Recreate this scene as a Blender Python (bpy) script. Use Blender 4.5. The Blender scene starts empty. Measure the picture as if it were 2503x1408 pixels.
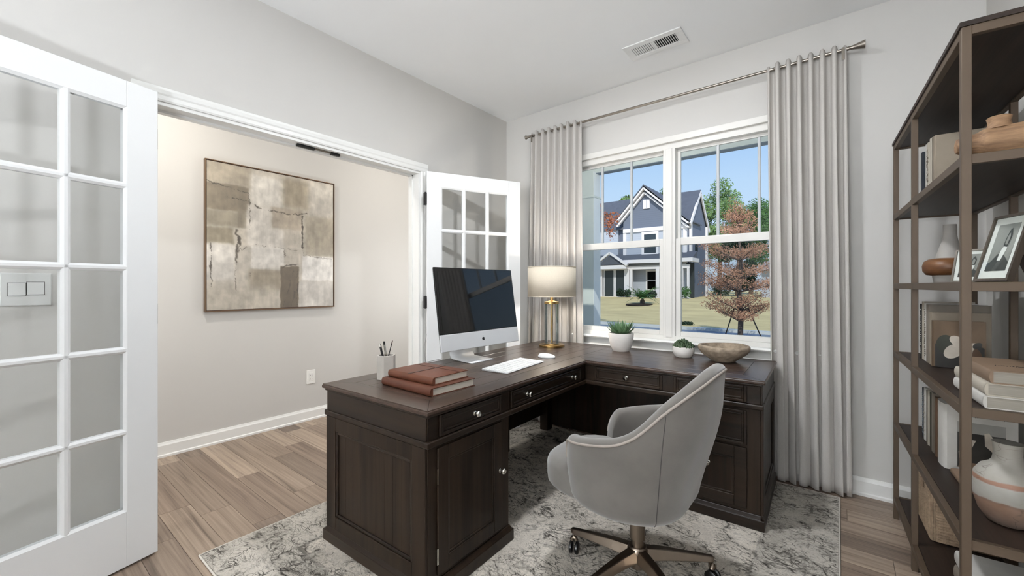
import bpy, bmesh, math, random
import numpy as np
from mathutils import Vector, Matrix, noise as mnoise

PI = math.pi
C = bpy.context.scene.collection
R = math.radians

# ------------------------------------------------------------------ camera, world, sun, exposure
YAW = R(38.4)
cam_d = bpy.data.cameras.new('camera')
cam = bpy.data.objects.new('camera', cam_d)
C.objects.link(cam)
cam.location = (0, 0, 1.185)
cam.rotation_euler = (PI / 2, 0, YAW)
cam_d.sensor_fit = 'HORIZONTAL'
cam_d.sensor_width = 36.0
cam_d.lens = 1011.0 / 2503.0 * 36.0
cam_d.shift_y = -6.0 / 2503.0
cam_d.clip_start = 0.02
cam_d.clip_end = 400
sc = bpy.context.scene
sc.camera = cam
vs = sc.view_settings
vs.view_transform = 'Standard'
vs.look = 'None'
vs.gamma = 1.0
vs.exposure = 0.23
vs.use_curve_mapping = False

world = bpy.data.worlds.new('sky')
sc.world = world
world.use_nodes = True
wn = world.node_tree
bg = wn.nodes['Background']
tcw = wn.nodes.new('ShaderNodeTexCoord')
sepw = wn.nodes.new('ShaderNodeSeparateXYZ')
rampw = wn.nodes.new('ShaderNodeValToRGB')
wn.links.new(tcw.outputs['Generated'], sepw.inputs[0])
wn.links.new(sepw.outputs['Z'], rampw.inputs[0])
el = rampw.color_ramp.elements
el[0].position = 0.0
el[0].color = (0.68, 0.80, 0.94, 1)
el[1].position = 1.0
el[1].color = (0.10, 0.26, 0.72, 1)
e2 = el.new(0.22)
e2.color = (0.50, 0.69, 0.95, 1)
e3 = el.new(0.40)
e3.color = (0.27, 0.49, 0.88, 1)
wn.links.new(rampw.outputs[0], bg.inputs[0])
bg.inputs[1].default_value = 0.90

sun_d = bpy.data.lights.new('sun', 'SUN')
sun = bpy.data.objects.new('sun', sun_d)
C.objects.link(sun)
sun_d.energy = 3.1
sun_d.color = (1.0, 0.95, 0.87)
sun_d.angle = R(0.6)
sun.rotation_euler = Vector((-0.28, 0.64, -0.62)).to_track_quat('-Z', 'Y').to_euler()

UNSEEN_LED = 370.0      # radiance of the lamps, all unseen but the table lamp, most added fill
HALL = 215.0
HALL_FILL = 100.0
REAR_FILL = 1780.0
NEAR_FILL = 245.0
HALL_WALL_FILL = 46.0
PORCH_FILL = 32.0
TABLE = 165.0

# ------------------------------------------------------------------ materials
def srgb(r, g, b):
    def f(c):
        c /= 255.0
        return c / 12.92 if c <= 0.04045 else ((c + 0.055) / 1.055) ** 2.4
    return (f(r), f(g), f(b), 1.0)

class NT:
    def __init__(s, name):
        s.m = bpy.data.materials.new(name)
        s.m.use_nodes = True
        s.t = s.m.node_tree
        s.b = s.t.nodes['Principled BSDF']
        s.out = s.t.nodes['Material Output']
    def n(s, typ, **kw):
        nd = s.t.nodes.new('ShaderNode' + typ)
        for k, v in kw.items():
            if k.startswith('i_'):
                nd.inputs[k[2:].replace('_', ' ')].default_value = v
            else:
                setattr(nd, k, v)
        return nd
    def l(s, a, b):
        s.t.links.new(a, b)
    def coords(s, scale=(1, 1, 1), rand=False, kind='Object'):
        tc = s.n('TexCoord')
        mp = s.n('Mapping')
        mp.inputs['Scale'].default_value = scale
        if rand:
            oi = s.n('ObjectInfo')
            mu = s.n('Math', operation='MULTIPLY')
            mu.inputs[1].default_value = 57.0
            s.l(oi.outputs['Random'], mu.inputs[0])
            va = s.n('VectorMath', operation='ADD')
            s.l(tc.outputs[kind], va.inputs[0])
            s.l(mu.outputs[0], va.inputs[1])
            s.l(va.outputs[0], mp.inputs['Vector'])
        else:
            s.l(tc.outputs[kind], mp.inputs['Vector'])
        return mp.outputs[0]
    def noise(s, vec, scale, detail=4, rough=0.55, dist=0.0):
        nd = s.n('TexNoise')
        nd.inputs['Scale'].default_value = scale
        nd.inputs['Detail'].default_value = detail
        nd.inputs['Roughness'].default_value = rough
        nd.inputs['Distortion'].default_value = dist
        s.l(vec, nd.inputs['Vector'])
        return nd.outputs['Fac']
    def ramp(s, fac, stops):
        nd = s.n('ValToRGB')
        e = nd.color_ramp.elements
        while len(e) < len(stops):
            e.new(0.5)
        for q, (p, c) in zip(e, stops):
            q.position = p
            q.color = c if len(c) == 4 else (*c, 1)
        s.l(fac, nd.inputs[0])
        return nd.outputs[0]
    def math(s, op, a, b=None, c=None, clamp=False):
        nd = s.n('Math', operation=op)
        nd.use_clamp = clamp
        for i, x in enumerate((a, b, c)):
            if x is None:
                continue
            if isinstance(x, (int, float)):
                nd.inputs[i].default_value = x
            else:
                s.l(x, nd.inputs[i])
        return nd.outputs[0]
    def mix(s, fac, a, b, blend='MIX'):
        nd = s.n('MixRGB', blend_type=blend)
        for i, x in zip((0, 1, 2), (fac, a, b)):
            if isinstance(x, (int, float)):
                nd.inputs[i].default_value = x
            elif isinstance(x, tuple):
                nd.inputs[i].default_value = x
            else:
                s.l(x, nd.inputs[i])
        return nd.outputs[0]
    def bump(s, h, strength=0.2, dist=0.002):
        nd = s.n('Bump')
        nd.inputs['Strength'].default_value = strength
        nd.inputs['Distance'].default_value = dist
        s.l(h, nd.inputs['Height'])
        s.l(nd.outputs[0], s.b.inputs['Normal'])
    def set(s, **kw):
        for k, v in kw.items():
            s.b.inputs[k.replace('_', ' ')].default_value = v
        return s
    def color(s, x):
        if isinstance(x, tuple):
            s.b.inputs['Base Color'].default_value = x
        else:
            s.l(x, s.b.inputs['Base Color'])

def plain(name, rgb, rough=0.5, metal=0.0, var=0.06, scale=6.0, bump=0.0, bscale=60.0, spec=0.5, coat=0.0, rand=False, stretch=(1, 1, 1)):
    """A colour with a little procedural mottling and optional fine relief."""
    t = NT(name)
    v = t.coords(stretch, rand)
    n = t.noise(v, scale, 5)
    c = srgb(*rgb)
    lo = tuple(x * (1 - var) for x in c[:3])
    hi = tuple(min(1, x * (1 + var)) for x in c[:3])
    t.color(t.ramp(n, [(0.3, lo), (0.7, hi)]))
    t.set(Roughness=rough, Metallic=metal)
    t.b.inputs['Specular IOR Level'].default_value = spec
    if coat:
        t.b.inputs['Coat Weight'].default_value = coat
    if bump:
        t.bump(t.noise(v, bscale, 4), bump, 0.002)
    return t.m

def wood(name, axis, dark, light, rough=0.35, rand=False, across=14.0, along=0.7, fine=0.5, bump=0.08, spec=0.5):
    t = NT(name)
    sc_ = [across] * 3
    sc_[axis] = along
    v = t.coords(tuple(sc_), rand)
    n1 = t.noise(v, 1.0, 6, 0.6, 0.8)
    sf = [across * 9] * 3
    sf[axis] = along * 3
    v2 = t.coords(tuple(sf), rand)
    n2 = t.noise(v2, 1.0, 4, 0.6, 0.2)
    f = t.math('ADD', t.math('MULTIPLY', n1, 1 - fine * 0.5), t.math('MULTIPLY', n2, fine * 0.5))
    t.color(t.ramp(f, [(0.32, srgb(*dark)), (0.68, srgb(*light))]))
    t.set(Roughness=rough)
    t.b.inputs['Specular IOR Level'].default_value = spec
    t.bump(n2, bump, 0.001)
    return t.m

def pane_mat(name, tint=(0.97, 0.985, 0.98), refl=1.0):
    t = NT(name)
    tr = t.n('BsdfTransparent')
    tr.inputs[0].default_value = (*tint, 1)
    gl = t.n('BsdfGlossy')
    gl.inputs['Roughness'].default_value = 0.01
    gl.inputs['Color'].default_value = (0.9, 0.95, 0.95, 1)
    fr = t.n('Fresnel')
    fr.inputs[0].default_value = 1.45
    mx = t.n('MixShader')
    t.l(t.math('MULTIPLY', fr.outputs[0], refl), mx.inputs[0])
    t.l(tr.outputs[0], mx.inputs[1])
    t.l(gl.outputs[0], mx.inputs[2])
    t.l(mx.outputs[0], t.out.inputs['Surface'])
    return t.m

def emit(name, rgb, s):
    t = NT(name)
    v = t.coords()
    n = t.noise(v, 3.0)
    c = srgb(*rgb)
    t.l(t.ramp(n, [(0.3, c), (0.7, tuple(x * 0.97 for x in c[:3]))]), t.b.inputs['Emission Color'])
    t.b.inputs['Emission Strength'].default_value = s
    t.color(c)
    return t.m

def fabric(name, rgb, transl=0.2, weave=(420, 420, 260), bump=0.25):
    t = NT(name)
    v = t.coords(weave)
    n = t.noise(v, 1.0, 3)
    v2 = t.coords((5, 5, 3))
    n2 = t.noise(v2, 1.0, 5)
    c = srgb(*rgb)
    col = t.mix(0.5, t.ramp(n, [(0.3, tuple(x * 0.86 for x in c[:3])), (0.7, tuple(min(1, x * 1.1) for x in c[:3]))]),
                t.ramp(n2, [(0.3, tuple(x * 0.93 for x in c[:3])), (0.7, tuple(min(1, x * 1.06) for x in c[:3]))]))
    t.color(col)
    t.set(Roughness=0.95)
    t.b.inputs['Specular IOR Level'].default_value = 0.1
    t.bump(n, bump, 0.0006)
    if transl:
        tl = t.n('BsdfTranslucent')
        t.l(col, tl.inputs[0])
        mx = t.n('MixShader')
        mx.inputs[0].default_value = transl
        t.l(t.b.outputs[0], mx.inputs[1])
        t.l(tl.outputs[0], mx.inputs[2])
        t.l(mx.outputs[0], t.out.inputs['Surface'])
    return t.m

M = {}
M['wall'] = plain('wall_paint', (206, 204, 200), 0.85, var=0.012, scale=2.0, bump=0.03, bscale=240, spec=0.2)
M['ceiling'] = plain('ceiling_paint', (246, 247, 247), 0.9, var=0.01, scale=2.0, bump=0.03, bscale=200, spec=0.15)
M['trim'] = plain('white_trim_paint', (236, 236, 233), 0.42, var=0.01, scale=3, spec=0.4)
M['door'] = plain('white_door_paint', (238, 239, 239), 0.45, var=0.008, scale=3, spec=0.4)
M['grid'] = plain('grey_white_grid', (186, 189, 191), 0.4, var=0.01, scale=3)
M['vinyl'] = plain('white_vinyl', (226, 224, 219), 0.4, var=0.01, scale=3, spec=0.4)
M['pane'] = pane_mat('clear_pane', refl=0.08)
M['door_pane'] = pane_mat('door_glass', (0.992, 0.995, 0.993), 0.2)
M['insect_mesh'] = pane_mat('insect_mesh', (0.80, 0.815, 0.82), 0.0)
M['lamp_glass'] = pane_mat('lamp_glass', (0.985, 0.988, 0.985), 0.9)
M['deskx'] = wood('desk_wood_x', 0, (19, 13, 9), (50, 38, 28), 0.36, spec=0.3)
M['desky'] = wood('desk_wood_y', 1, (19, 13, 9), (50, 38, 28), 0.36, spec=0.3)
M['deskz'] = wood('desk_wood_z', 2, (14, 10, 7), (52, 40, 30), 0.4, spec=0.22)
M['topx'] = wood('desk_top_x', 0, (44, 33, 26), (80, 62, 52), 0.3, along=0.9)
M['topy'] = wood('desk_top_y', 1, (44, 33, 26), (80, 62, 52), 0.3, along=0.9)
M['shelf'] = wood('shelf_board_wood', 1, (26, 19, 15), (58, 45, 37), 0.5, spec=0.3)
M['bronze'] = plain('bronze_metal', (86, 71, 56), 0.5, 0.2, 0.05, 5)
M['chrome'] = plain('polished_nickel', (222, 220, 214), 0.12, 1.0, 0.02)
M['brass'] = plain('brushed_brass', (158, 130, 84), 0.32, 1.0, 0.06, 30)
M['nickel'] = plain('brushed_nickel', (150, 143, 134), 0.35, 1.0, 0.05, 30)
M['gunmetal'] = plain('dark_nickel', (142, 130, 118), 0.28, 1.0, 0.05, 20)
M['black'] = plain('black_metal', (22, 21, 20), 0.4, 0.3)
M['black_plastic'] = plain('black_plastic', (18, 18, 18), 0.35)
M['velvet'] = plain('grey_velvet', (107, 103, 98), 0.9, var=0.10, scale=9, bump=0.1, bscale=300, spec=0.15)
M['velvet'].node_tree.nodes['Principled BSDF'].inputs['Sheen Weight'].default_value = 0.6
M['piping'] = plain('rim_lit_piping', (158, 149, 141), 0.85, var=0.05, scale=30)  # piping coloured paler for the light on the chair rim
M['seam'] = plain('dark_seam', (72, 70, 68), 0.9)
M['curtain'] = fabric('curtain_linen', (221, 217, 212), 0.28)
M['shade'] = fabric('lamp_shade_linen', (226, 215, 196), 0.012, (300, 300, 300), 0.15)
M['alu'] = plain('silver_aluminium', (216, 217, 218), 0.45, 0.25, 0.02)
M['screen'] = plain('dark_screen_glass', (7, 7, 8), 0.04, spec=0.6)
M['bezel'] = plain('black_bezel', (4, 4, 4), 0.06, spec=0.6)
M['logo'] = plain('black_logo', (10, 10, 10), 0.3)
M['key'] = plain('white_key', (236, 236, 234), 0.4)
M['leather'] = plain('tan_leather', (96, 54, 35), 0.48, var=0.16, scale=16, bump=0.15, bscale=300)
M['leather2'] = plain('brown_leather', (84, 46, 30), 0.48, var=0.16, scale=16, bump=0.15, bscale=300)
M['strap'] = plain('dark_leather_strap', (62, 34, 22), 0.5)
M['paper'] = plain('page_edges', (218, 211, 198), 0.8, var=0.08, scale=300, stretch=(0.02, 0.02, 1))
M['page_grey'] = plain('grey_page_edges', (146, 140, 130), 0.8, var=0.14, scale=300, stretch=(0.02, 0.02, 1))
M['pagesv'] = plain('page_edges_upright', (222, 214, 200), 0.8, var=0.1, scale=300, stretch=(0.02, 1, 0.02))
M['concrete'] = plain('grey_concrete', (176, 170, 162), 0.85, var=0.08, scale=18, bump=0.12, bscale=90)
M['ceramic'] = plain('white_ceramic', (226, 222, 217), 0.7, var=0.05, scale=20, bump=0.2, bscale=60, stretch=(1, 1, 2.4))
M['stone'] = plain('speckled_stone', (152, 137, 119), 0.85, var=0.34, scale=38, bump=0.4, bscale=70)
M['leaf'] = plain('succulent_leaf', (98, 130, 92), 0.45, var=0.3, scale=16, rand=True)
M['leaf_dark'] = plain('dark_succulent_leaf', (62, 82, 54), 0.5, var=0.35, scale=40)
M['soil'] = plain('soil_and_vase_shade', (50, 40, 32), 0.95, var=0.3, scale=60, bump=0.5, bscale=120)
M['grille'] = plain('white_grille', (232, 232, 230), 0.45)
M['duct_black'] = plain('duct_shade_black', (16, 16, 16), 0.9)
M['art_frame'] = plain('bronze_picture_frame', (118, 96, 76), 0.4, 0.4, 0.06)
M['plate'] = plain('white_plate', (240, 239, 235), 0.35)
M['plate_grey'] = plain('pale_steel_plate', (216, 217, 215), 0.35, 0.15)
M['slot'] = plain('dark_slot', (60, 58, 55), 0.6)

# floor planks: every plank tints itself
def plank_mat():
    t = NT('vinyl_plank')
    v = t.coords((0.42, 17, 17), True)
    n1 = t.noise(v, 1.4, 8, 0.66, 1.6)
    v2 = t.coords((1.6, 90, 90), True)
    n2 = t.noise(v2, 1.0, 4)
    oi = t.n('ObjectInfo')
    tint = t.ramp(oi.outputs['Random'], [(0.0, srgb(138, 121, 107)), (0.25, srgb(160, 143, 127)), (0.5, srgb(120, 105, 93)), (0.75, srgb(172, 155, 138)), (1.0, srgb(148, 131, 116))])
    g = t.ramp(n1, [(0.30, (0.36, 0.33, 0.31)), (0.44, (0.80, 0.77, 0.75)), (0.56, (1.02, 1.0, 0.98)), (0.72, (1.28, 1.26, 1.23))])
    g2 = t.ramp(n2, [(0.3, (0.86, 0.85, 0.84)), (0.7, (1.06, 1.06, 1.06))])
    t.color(t.mix(1.0, t.mix(1.0, tint, g, 'MULTIPLY'), g2, 'MULTIPLY'))
    t.set(Roughness=0.42)
    t.bump(n2, 0.08, 0.001)
    return t.m
M['plank'] = plank_mat()
M['subfloor'] = plain('floor_joint', (70, 58, 48), 0.8)

def rug_mat(w, d):
    t = NT('distressed_rug')
    tc = t.n('TexCoord')
    obj = tc.outputs['Object']
    mpw = t.n('Mapping')
    mpw.inputs['Scale'].default_value = (1, 1, 1)
    t.l(obj, mpw.inputs[0])
    nw = t.n('TexNoise')
    nw.inputs['Scale'].default_value = 5.0
    nw.inputs['Detail'].default_value = 5
    t.l(mpw.outputs[0], nw.inputs[0])
    warp = t.n('VectorMath', operation='MULTIPLY_ADD')
    warp.inputs[1].default_value = (0.22, 0.22, 0.0)
    t.l(nw.outputs['Color'], warp.inputs[0])
    t.l(obj, warp.inputs[2])
    wv = warp.outputs[0]
    mp2 = t.n('Mapping')
    mp2.inputs['Scale'].default_value = (0.75, 2.0, 1.0)
    mp2.inputs['Rotation'].default_value = (0, 0, 0.5)
    t.l(wv, mp2.inputs[0])
    vo = t.n('TexVoronoi', feature='DISTANCE_TO_EDGE')
    vo.inputs['Scale'].default_value = 13.0
    t.l(mp2.outputs[0], vo.inputs['Vector'])
    crack = t.ramp(vo.outputs['Distance'], [(0.0, (1, 1, 1)), (0.04, (0.7, 0.7, 0.7)), (0.09, (0, 0, 0))])
    vo2 = t.n('TexVoronoi', feature='DISTANCE_TO_EDGE')
    vo2.inputs['Scale'].default_value = 32.0
    t.l(mp2.outputs[0], vo2.inputs['Vector'])
    crack2 = t.ramp(vo2.outputs['Distance'], [(0.0, (1, 1, 1)), (0.03, (0.8, 0.8, 0.8)), (0.08, (0, 0, 0))])
    big = t.noise(obj, 3.2, 6, 0.65)
    mask = t.ramp(t.noise(obj, 7.0, 6, 0.75, 0.5), [(0.45, (0, 0, 0)), (0.58, (1, 1, 1))])
    mask2 = t.ramp(t.noise(obj, 9.0, 6, 0.75), [(0.44, (0, 0, 0)), (0.56, (1, 1, 1))])
    grit = t.ramp(t.noise(obj, 70.0, 6, 0.8), [(0.47, (0, 0, 0)), (0.60, (1, 1, 1))])
    base = t.ramp(big, [(0.3, srgb(176, 169, 158)), (0.5, srgb(212, 204, 192)), (0.72, srgb(228, 220, 208))])
    base = t.mix(1.0, base, t.ramp(t.noise(obj, 170.0, 3), [(0.3, (0.78, 0.78, 0.78)), (0.7, (1.06, 1.06, 1.06))]), 'MULTIPLY')
    # border bands, woven in
    sp = t.n('SeparateXYZ')
    t.l(obj, sp.inputs[0])
    dx = t.math('SUBTRACT', w / 2, t.math('ABSOLUTE', sp.outputs['X']))
    dy = t.math('SUBTRACT', d / 2, t.math('ABSOLUTE', sp.outputs['Y']))
    e = t.math('MINIMUM', dx, dy)
    inb = t.math('LESS_THAN', e, 0.30)
    l1 = t.math('LESS_THAN', t.math('ABSOLUTE', t.math('SUBTRACT', e, 0.30)), 0.009)
    l2 = t.math('LESS_THAN', t.math('ABSOLUTE', t.math('SUBTRACT', e, 0.12)), 0.006)
    base = t.mix(t.math('MULTIPLY', inb, 0.35), base, srgb(150, 148, 142))
    c1 = t.math('MULTIPLY', t.math('MULTIPLY', crack, mask), 1.0)
    c2 = t.math('MULTIPLY', t.math('MULTIPLY', crack2, mask2), 0.95)
    gm = t.math('MULTIPLY', t.math('MULTIPLY', grit, mask), 0.75)
    dk = t.math('MAXIMUM', t.math('MAXIMUM', c1, c2), gm)
    ln = t.math('MULTIPLY', t.math('MAXIMUM', l1, l2), t.math('MULTIPLY', mask, 0.7))
    dk = t.math('MAXIMUM', dk, ln)
    t.color(t.mix(dk, base, srgb(48, 45, 41)))
    t.set(Roughness=0.95)
    t.b.inputs['Specular IOR Level'].default_value = 0.1
    t.bump(t.noise(obj, 260.0, 3), 0.35, 0.003)
    return t.m

def cover_mat(name, rgb, rough=0.6, var=0.08):
    return plain(name, rgb, rough, var=var, scale=14, bump=0.08, bscale=300)

# ------------------------------------------------------------------ mesh helpers
class MB:
    """Collects shapes; build() links them as ONE mesh object."""
    def __init__(s):
        s.v = []
        s.f = []
        s.m = []
        s.cur = 0
    def add(s, vs, fs):
        o = len(s.v)
        s.v.extend(vs)
        for f in fs:
            s.f.append(tuple(i + o for i in f))
            s.m.append(s.cur)
        return s
    def box(s, x0, x1, y0, y1, z0, z1):
        v = [(x, y, z) for z in (z0, z1) for y in (y0, y1) for x in (x0, x1)]
        return s.add(v, [(0, 2, 3, 1), (4, 5, 7, 6), (0, 1, 5, 4), (2, 6, 7, 3), (0, 4, 6, 2), (1, 3, 7, 5)])
    def obox(s, c, hx, hy, hz):
        c, hx, hy, hz = map(Vector, (c, hx, hy, hz))
        v = [tuple(c + hx * a + hy * b + hz * d) for d in (-1, 1) for b in (-1, 1) for a in (-1, 1)]
        return s.add(v, [(0, 2, 3, 1), (4, 5, 7, 6), (0, 1, 5, 4), (2, 6, 7, 3), (0, 4, 6, 2), (1, 3, 7, 5)])
    def bar(s, p, q, w, h, up=(0, 0, 1)):
        p, q, up = Vector(p), Vector(q), Vector(up)
        d = (q - p)
        L = d.length
        d.normalize()
        sd = d.cross(up)
        sd.normalize()
        u2 = sd.cross(d)
        return s.obox((p + q) / 2, d * L / 2, sd * w / 2, u2 * h / 2)
    def prism(s, poly, axis, a, b):
        """poly: 2D points in the two other axes (cyclic order x,y,z), extruded along axis."""
        n = len(poly)
        def mk(p, t):
            if axis == 0:
                return (t, p[0], p[1])
            if axis == 1:
                return (p[0], t, p[1])
            return (p[0], p[1], t)
        v = [mk(p, a) for p in poly] + [mk(p, b) for p in poly]
        f = [tuple(range(n))[::-1], tuple(range(n, 2 * n))]
        f += [(i, (i + 1) % n, n + (i + 1) % n, n + i) for i in range(n)]
        return s.add(v, f)
    def lathe(s, prof, n=32, c=(0, 0, 0), axis=2, cap=True, sq=None):
        v = []
        for r, z in prof:
            for k in range(n):
                a = 2 * PI * k / n
                x, y = r * math.cos(a), r * math.sin(a)
                if axis == 2:
                    p = (x, y, z)
                elif axis == 0:
                    p = (z, x, y)
                else:
                    p = (y, z, x)
                v.append((c[0] + p[0], c[1] + p[1], c[2] + p[2]))
        f = []
        m = len(prof)
        for i in range(m - 1):
            for k in range(n):
                a, b = i * n + k, i * n + (k + 1) % n
                f.append((a, b, b + n, a + n))
        if cap:
            f.append(tuple(range(n))[::-1])
            f.append(tuple((m - 1) * n + k for k in range(n)))
        return s.add(v, f)
    def tube(s, pts, r, n=8, close=False):
        pts = [Vector(p) for p in pts]
        rs = r if isinstance(r, (list, tuple)) else [r] * len(pts)
        v, f = [], []
        m = len(pts)
        prev = None
        for i, p in enumerate(pts):
            if close:
                d = pts[(i + 1) % m] - pts[i - 1]
            else:
                d = pts[min(i + 1, m - 1)] - pts[max(i - 1, 0)]
            d.normalize()
            if prev is None:
                a = d.orthogonal().normalized()
            else:
                a = prev - d * prev.dot(d)
                a.normalize()
            prev = a
            b = d.cross(a)
            for k in range(n):
                t = 2 * PI * k / n
                v.append(tuple(p + (a * math.cos(t) + b * math.sin(t)) * rs[i]))
        for i in range(m if close else m - 1):
            for k in range(n):
                j = (i + 1) % m
                f.append((i * n + k, i * n + (k + 1) % n, j * n + (k + 1) % n, j * n + k))
        if not close:
            f.append(tuple(range(n))[::-1])
            f.append(tuple((m - 1) * n + k for k in range(n)))
        return s.add(v, f)
    def ball(s, c, r, n=12, sq=(1, 1, 1)):
        prof = [(max(1e-4, r * math.sin(PI * i / n)), -r * math.cos(PI * i / n)) for i in range(n + 1)]
        o = len(s.v)
        s.lathe(prof, n * 2)
        for i in range(o, len(s.v)):
            p = s.v[i]
            s.v[i] = (c[0] + p[0] * sq[0], c[1] + p[1] * sq[1], c[2] + p[2] * sq[2])
        return s
    def grid(s, fn, nu, nv, close_u=False):
        v = [fn(i / (nu if close_u else nu - 1), j / (nv - 1)) for j in range(nv) for i in range(nu)]
        f = []
        for j in range(nv - 1):
            for i in range(nu if close_u else nu - 1):
                a, b = j * nu + i, j * nu + (i + 1) % nu
                f.append((a, b, b + nu, a + nu))
        return s.add(v, f)
    def mesh(s, name, mats, smooth=None):
        me = bpy.data.meshes.new(name)
        me.from_pydata(s.v, [], s.f)
        for m in (mats if isinstance(mats, (list, tuple)) else [mats]):
            me.materials.append(m)
        if any(s.m):
            me.polygons.foreach_set('material_index', s.m)
        bm = bmesh.new()
        bm.from_mesh(me)
        bmesh.ops.recalc_face_normals(bm, faces=bm.faces)
        bm.to_mesh(me)
        bm.free()
        if smooth is not None:
            me.shade_smooth()
            me.set_sharp_from_angle(angle=R(smooth))
        return me
    def build(s, name, mats, parent=None, smooth=None, bevel=0, seg=2, label=None, kind=None):
        o = bpy.data.objects.new(name, s.mesh(name, mats, smooth))
        C.objects.link(o)
        if parent is not None:
            o.parent = parent
        if bevel:
            md = o.modifiers.new('bevel', 'BEVEL')
            md.width = bevel
            md.segments = seg
            md.limit_method = 'ANGLE'
            md.angle_limit = R(40)
        if label:
            o['label'] = label
        if kind:
            o['kind'] = kind
        return o

def thing(name, label, cat, loc=(0, 0, 0), rotz=0.0, group=None):
    o = bpy.data.objects.new(name, None)
    C.objects.link(o)
    o.empty_display_size = 0.05
    o.location = loc
    o.rotation_euler = (0, 0, rotz)
    o['label'] = label
    o['category'] = cat
    if group:
        o['group'] = group
    return o

def tag(o, label, cat, group=None, loc=None):
    o['label'] = label
    o['category'] = cat
    if group:
        o['group'] = group
    if loc:
        o.location = loc
    return o

def struct(o, label=None, cat=None):
    o['kind'] = 'structure'
    if label:
        o['label'] = label
    if cat:
        o['category'] = cat
    return o

def link_copy(o, parent=None):
    c = o.copy()
    C.objects.link(c)
    c.parent = parent
    return c

# ------------------------------------------------------------------ room shell
XL, XR, YB, YF, ZC = -2.50, 0.57, 3.07, -7.60, 2.75     # left wall, right wall, window wall, wall behind (set far back to even the light), ceiling
XLB, XH = -2.62, -3.67                                  # back of left wall, hall wall
HY1 = 4.3
OY0, OY1, OZ = 0.455, 2.03, 2.05                        # door opening
WX0, WX1, WZ0, WZ1 = -1.845, -0.10, 0.79, 2.265         # window opening

fl = struct(MB().box(XH, XR, YF, YB, -0.12, -0.006).box(XH, XLB, YB, HY1, -0.12, -0.006).build('floor', M['subfloor']),
            'wood-look plank floor running from the office into the hallway', 'floor')
rng = random.Random(5)
PW = 0.134
lens = [0.62, 0.92, 1.22]
pm = {}
for L in lens:
    pm[L] = MB().box(0, L - 0.0016, 0, PW - 0.0016, -0.006, 0.0).mesh('plank', M['plank'])
y = -0.80
row = 0
while y < HY1 - 0.02:
    xe = XR if y < YB - PW * 0.5 else XLB
    x = XH - rng.choice([0.0, 0.3, 0.45, 0.15])
    while x < xe - 0.01:
        L = rng.choice(lens)
        a, b = max(x, XH), min(x + L, xe)
        if b - a > 0.05:
            o = bpy.data.objects.new('plank', pm[L])
            C.objects.link(o)
            o.parent = fl
            o.location = (a, y, 0)
            o.scale = ((b - a) / L, 1, 1)
        x += L
    y += PW

struct(MB().box(XH - 0.1, XR + 0.1, YF - 0.1, YB + 0.14, ZC, ZC + 0.1).box(XH - 0.1, XLB + 0.06, YB + 0.14, HY1 + 0.1, ZC, ZC + 0.1).build('ceiling', M['ceiling']),
       'flat white painted ceiling over the office and hallway', 'ceiling')
struct(MB().box(XLB, XL, YF, OY0, 0, ZC).box(XLB, XL, OY1, YB, 0, ZC).box(XLB, XL, OY0, OY1, OZ, ZC).build('wall_left', M['wall']),
       'off-white wall with the wide double door opening', 'wall')
struct(MB().box(XLB, WX0, YB, YB + 0.14, 0, ZC).box(WX1, XR, YB, YB + 0.14, 0, ZC)
       .box(WX0, WX1, YB, YB + 0.14, 0, WZ0 - 0.02).box(WX0, WX1, YB, YB + 0.14, WZ1, ZC).build('wall_back', M['wall']),
       'off-white wall around the window, behind the curtains', 'wall')
struct(MB().box(XR, XR + 0.1, YF, YB + 0.14, 0, ZC).build('wall_right', M['wall']), 'off-white wall behind the bookshelf', 'wall')
struct(MB().box(XL, XR, YF - 0.1, YF, 0, ZC).build('wall_front', M['wall']), 'plain off-white wall facing the window', 'wall')
struct(MB().box(XH - 0.1, XH, YF - 0.1, HY1 + 0.1, 0, ZC).build('wall_hall', M['wall']), 'hallway wall that carries the abstract painting', 'wall')
struct(MB().box(XH, XLB, YF - 0.1, YF, 0, ZC).build('wall_hall_near', M['wall']))
struct(MB().box(XH, XLB, HY1, HY1 + 0.1, 0, ZC).build('wall_hall_far', M['wall']))
struct(MB().box(XLB, XL - 0.06, YB + 0.14, HY1, 0, ZC).build('wall_hall_side', M['wall']))

# baseboards (profile: flat board, small cove on top, shoe at the floor)
BP = [(0, 0), (0.021, 0), (0.021, 0.014), (0.014, 0.020), (0.014, 0.080), (0.009, 0.090), (0.006, 0.100), (0, 0.100)]
def baseboard(name, axis, wallpos, sgn, a, b, label):
    p = [(wallpos + sgn * q[0], q[1]) for q in BP]
    if axis == 1:                       # runs along Y
        mb = MB().prism(p, 1, a, b)
    else:
        mb = MB().prism([(q[0], q[1]) for q in p], 0, a, b)
    return struct(mb.build(name, M['trim']), label, 'baseboard')
baseboard('baseboard_hall', 1, XH, 1, YF, HY1, 'white baseboard along the hallway wall')
baseboard('baseboard_left', 1, XL, 1, OY1 + 0.062, YB, 'white baseboard behind the half-open far door')
baseboard('baseboard_left_near', 1, XL, 1, YF, OY0 - 0.062, 'white baseboard behind the large near door')
baseboard('baseboard_back', 0, YB, -1, XL, XR, 'white baseboard under the window and curtains')
baseboard('baseboard_right', 1, XR, -1, YF, YB, 'white baseboard behind the bookshelf')

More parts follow.
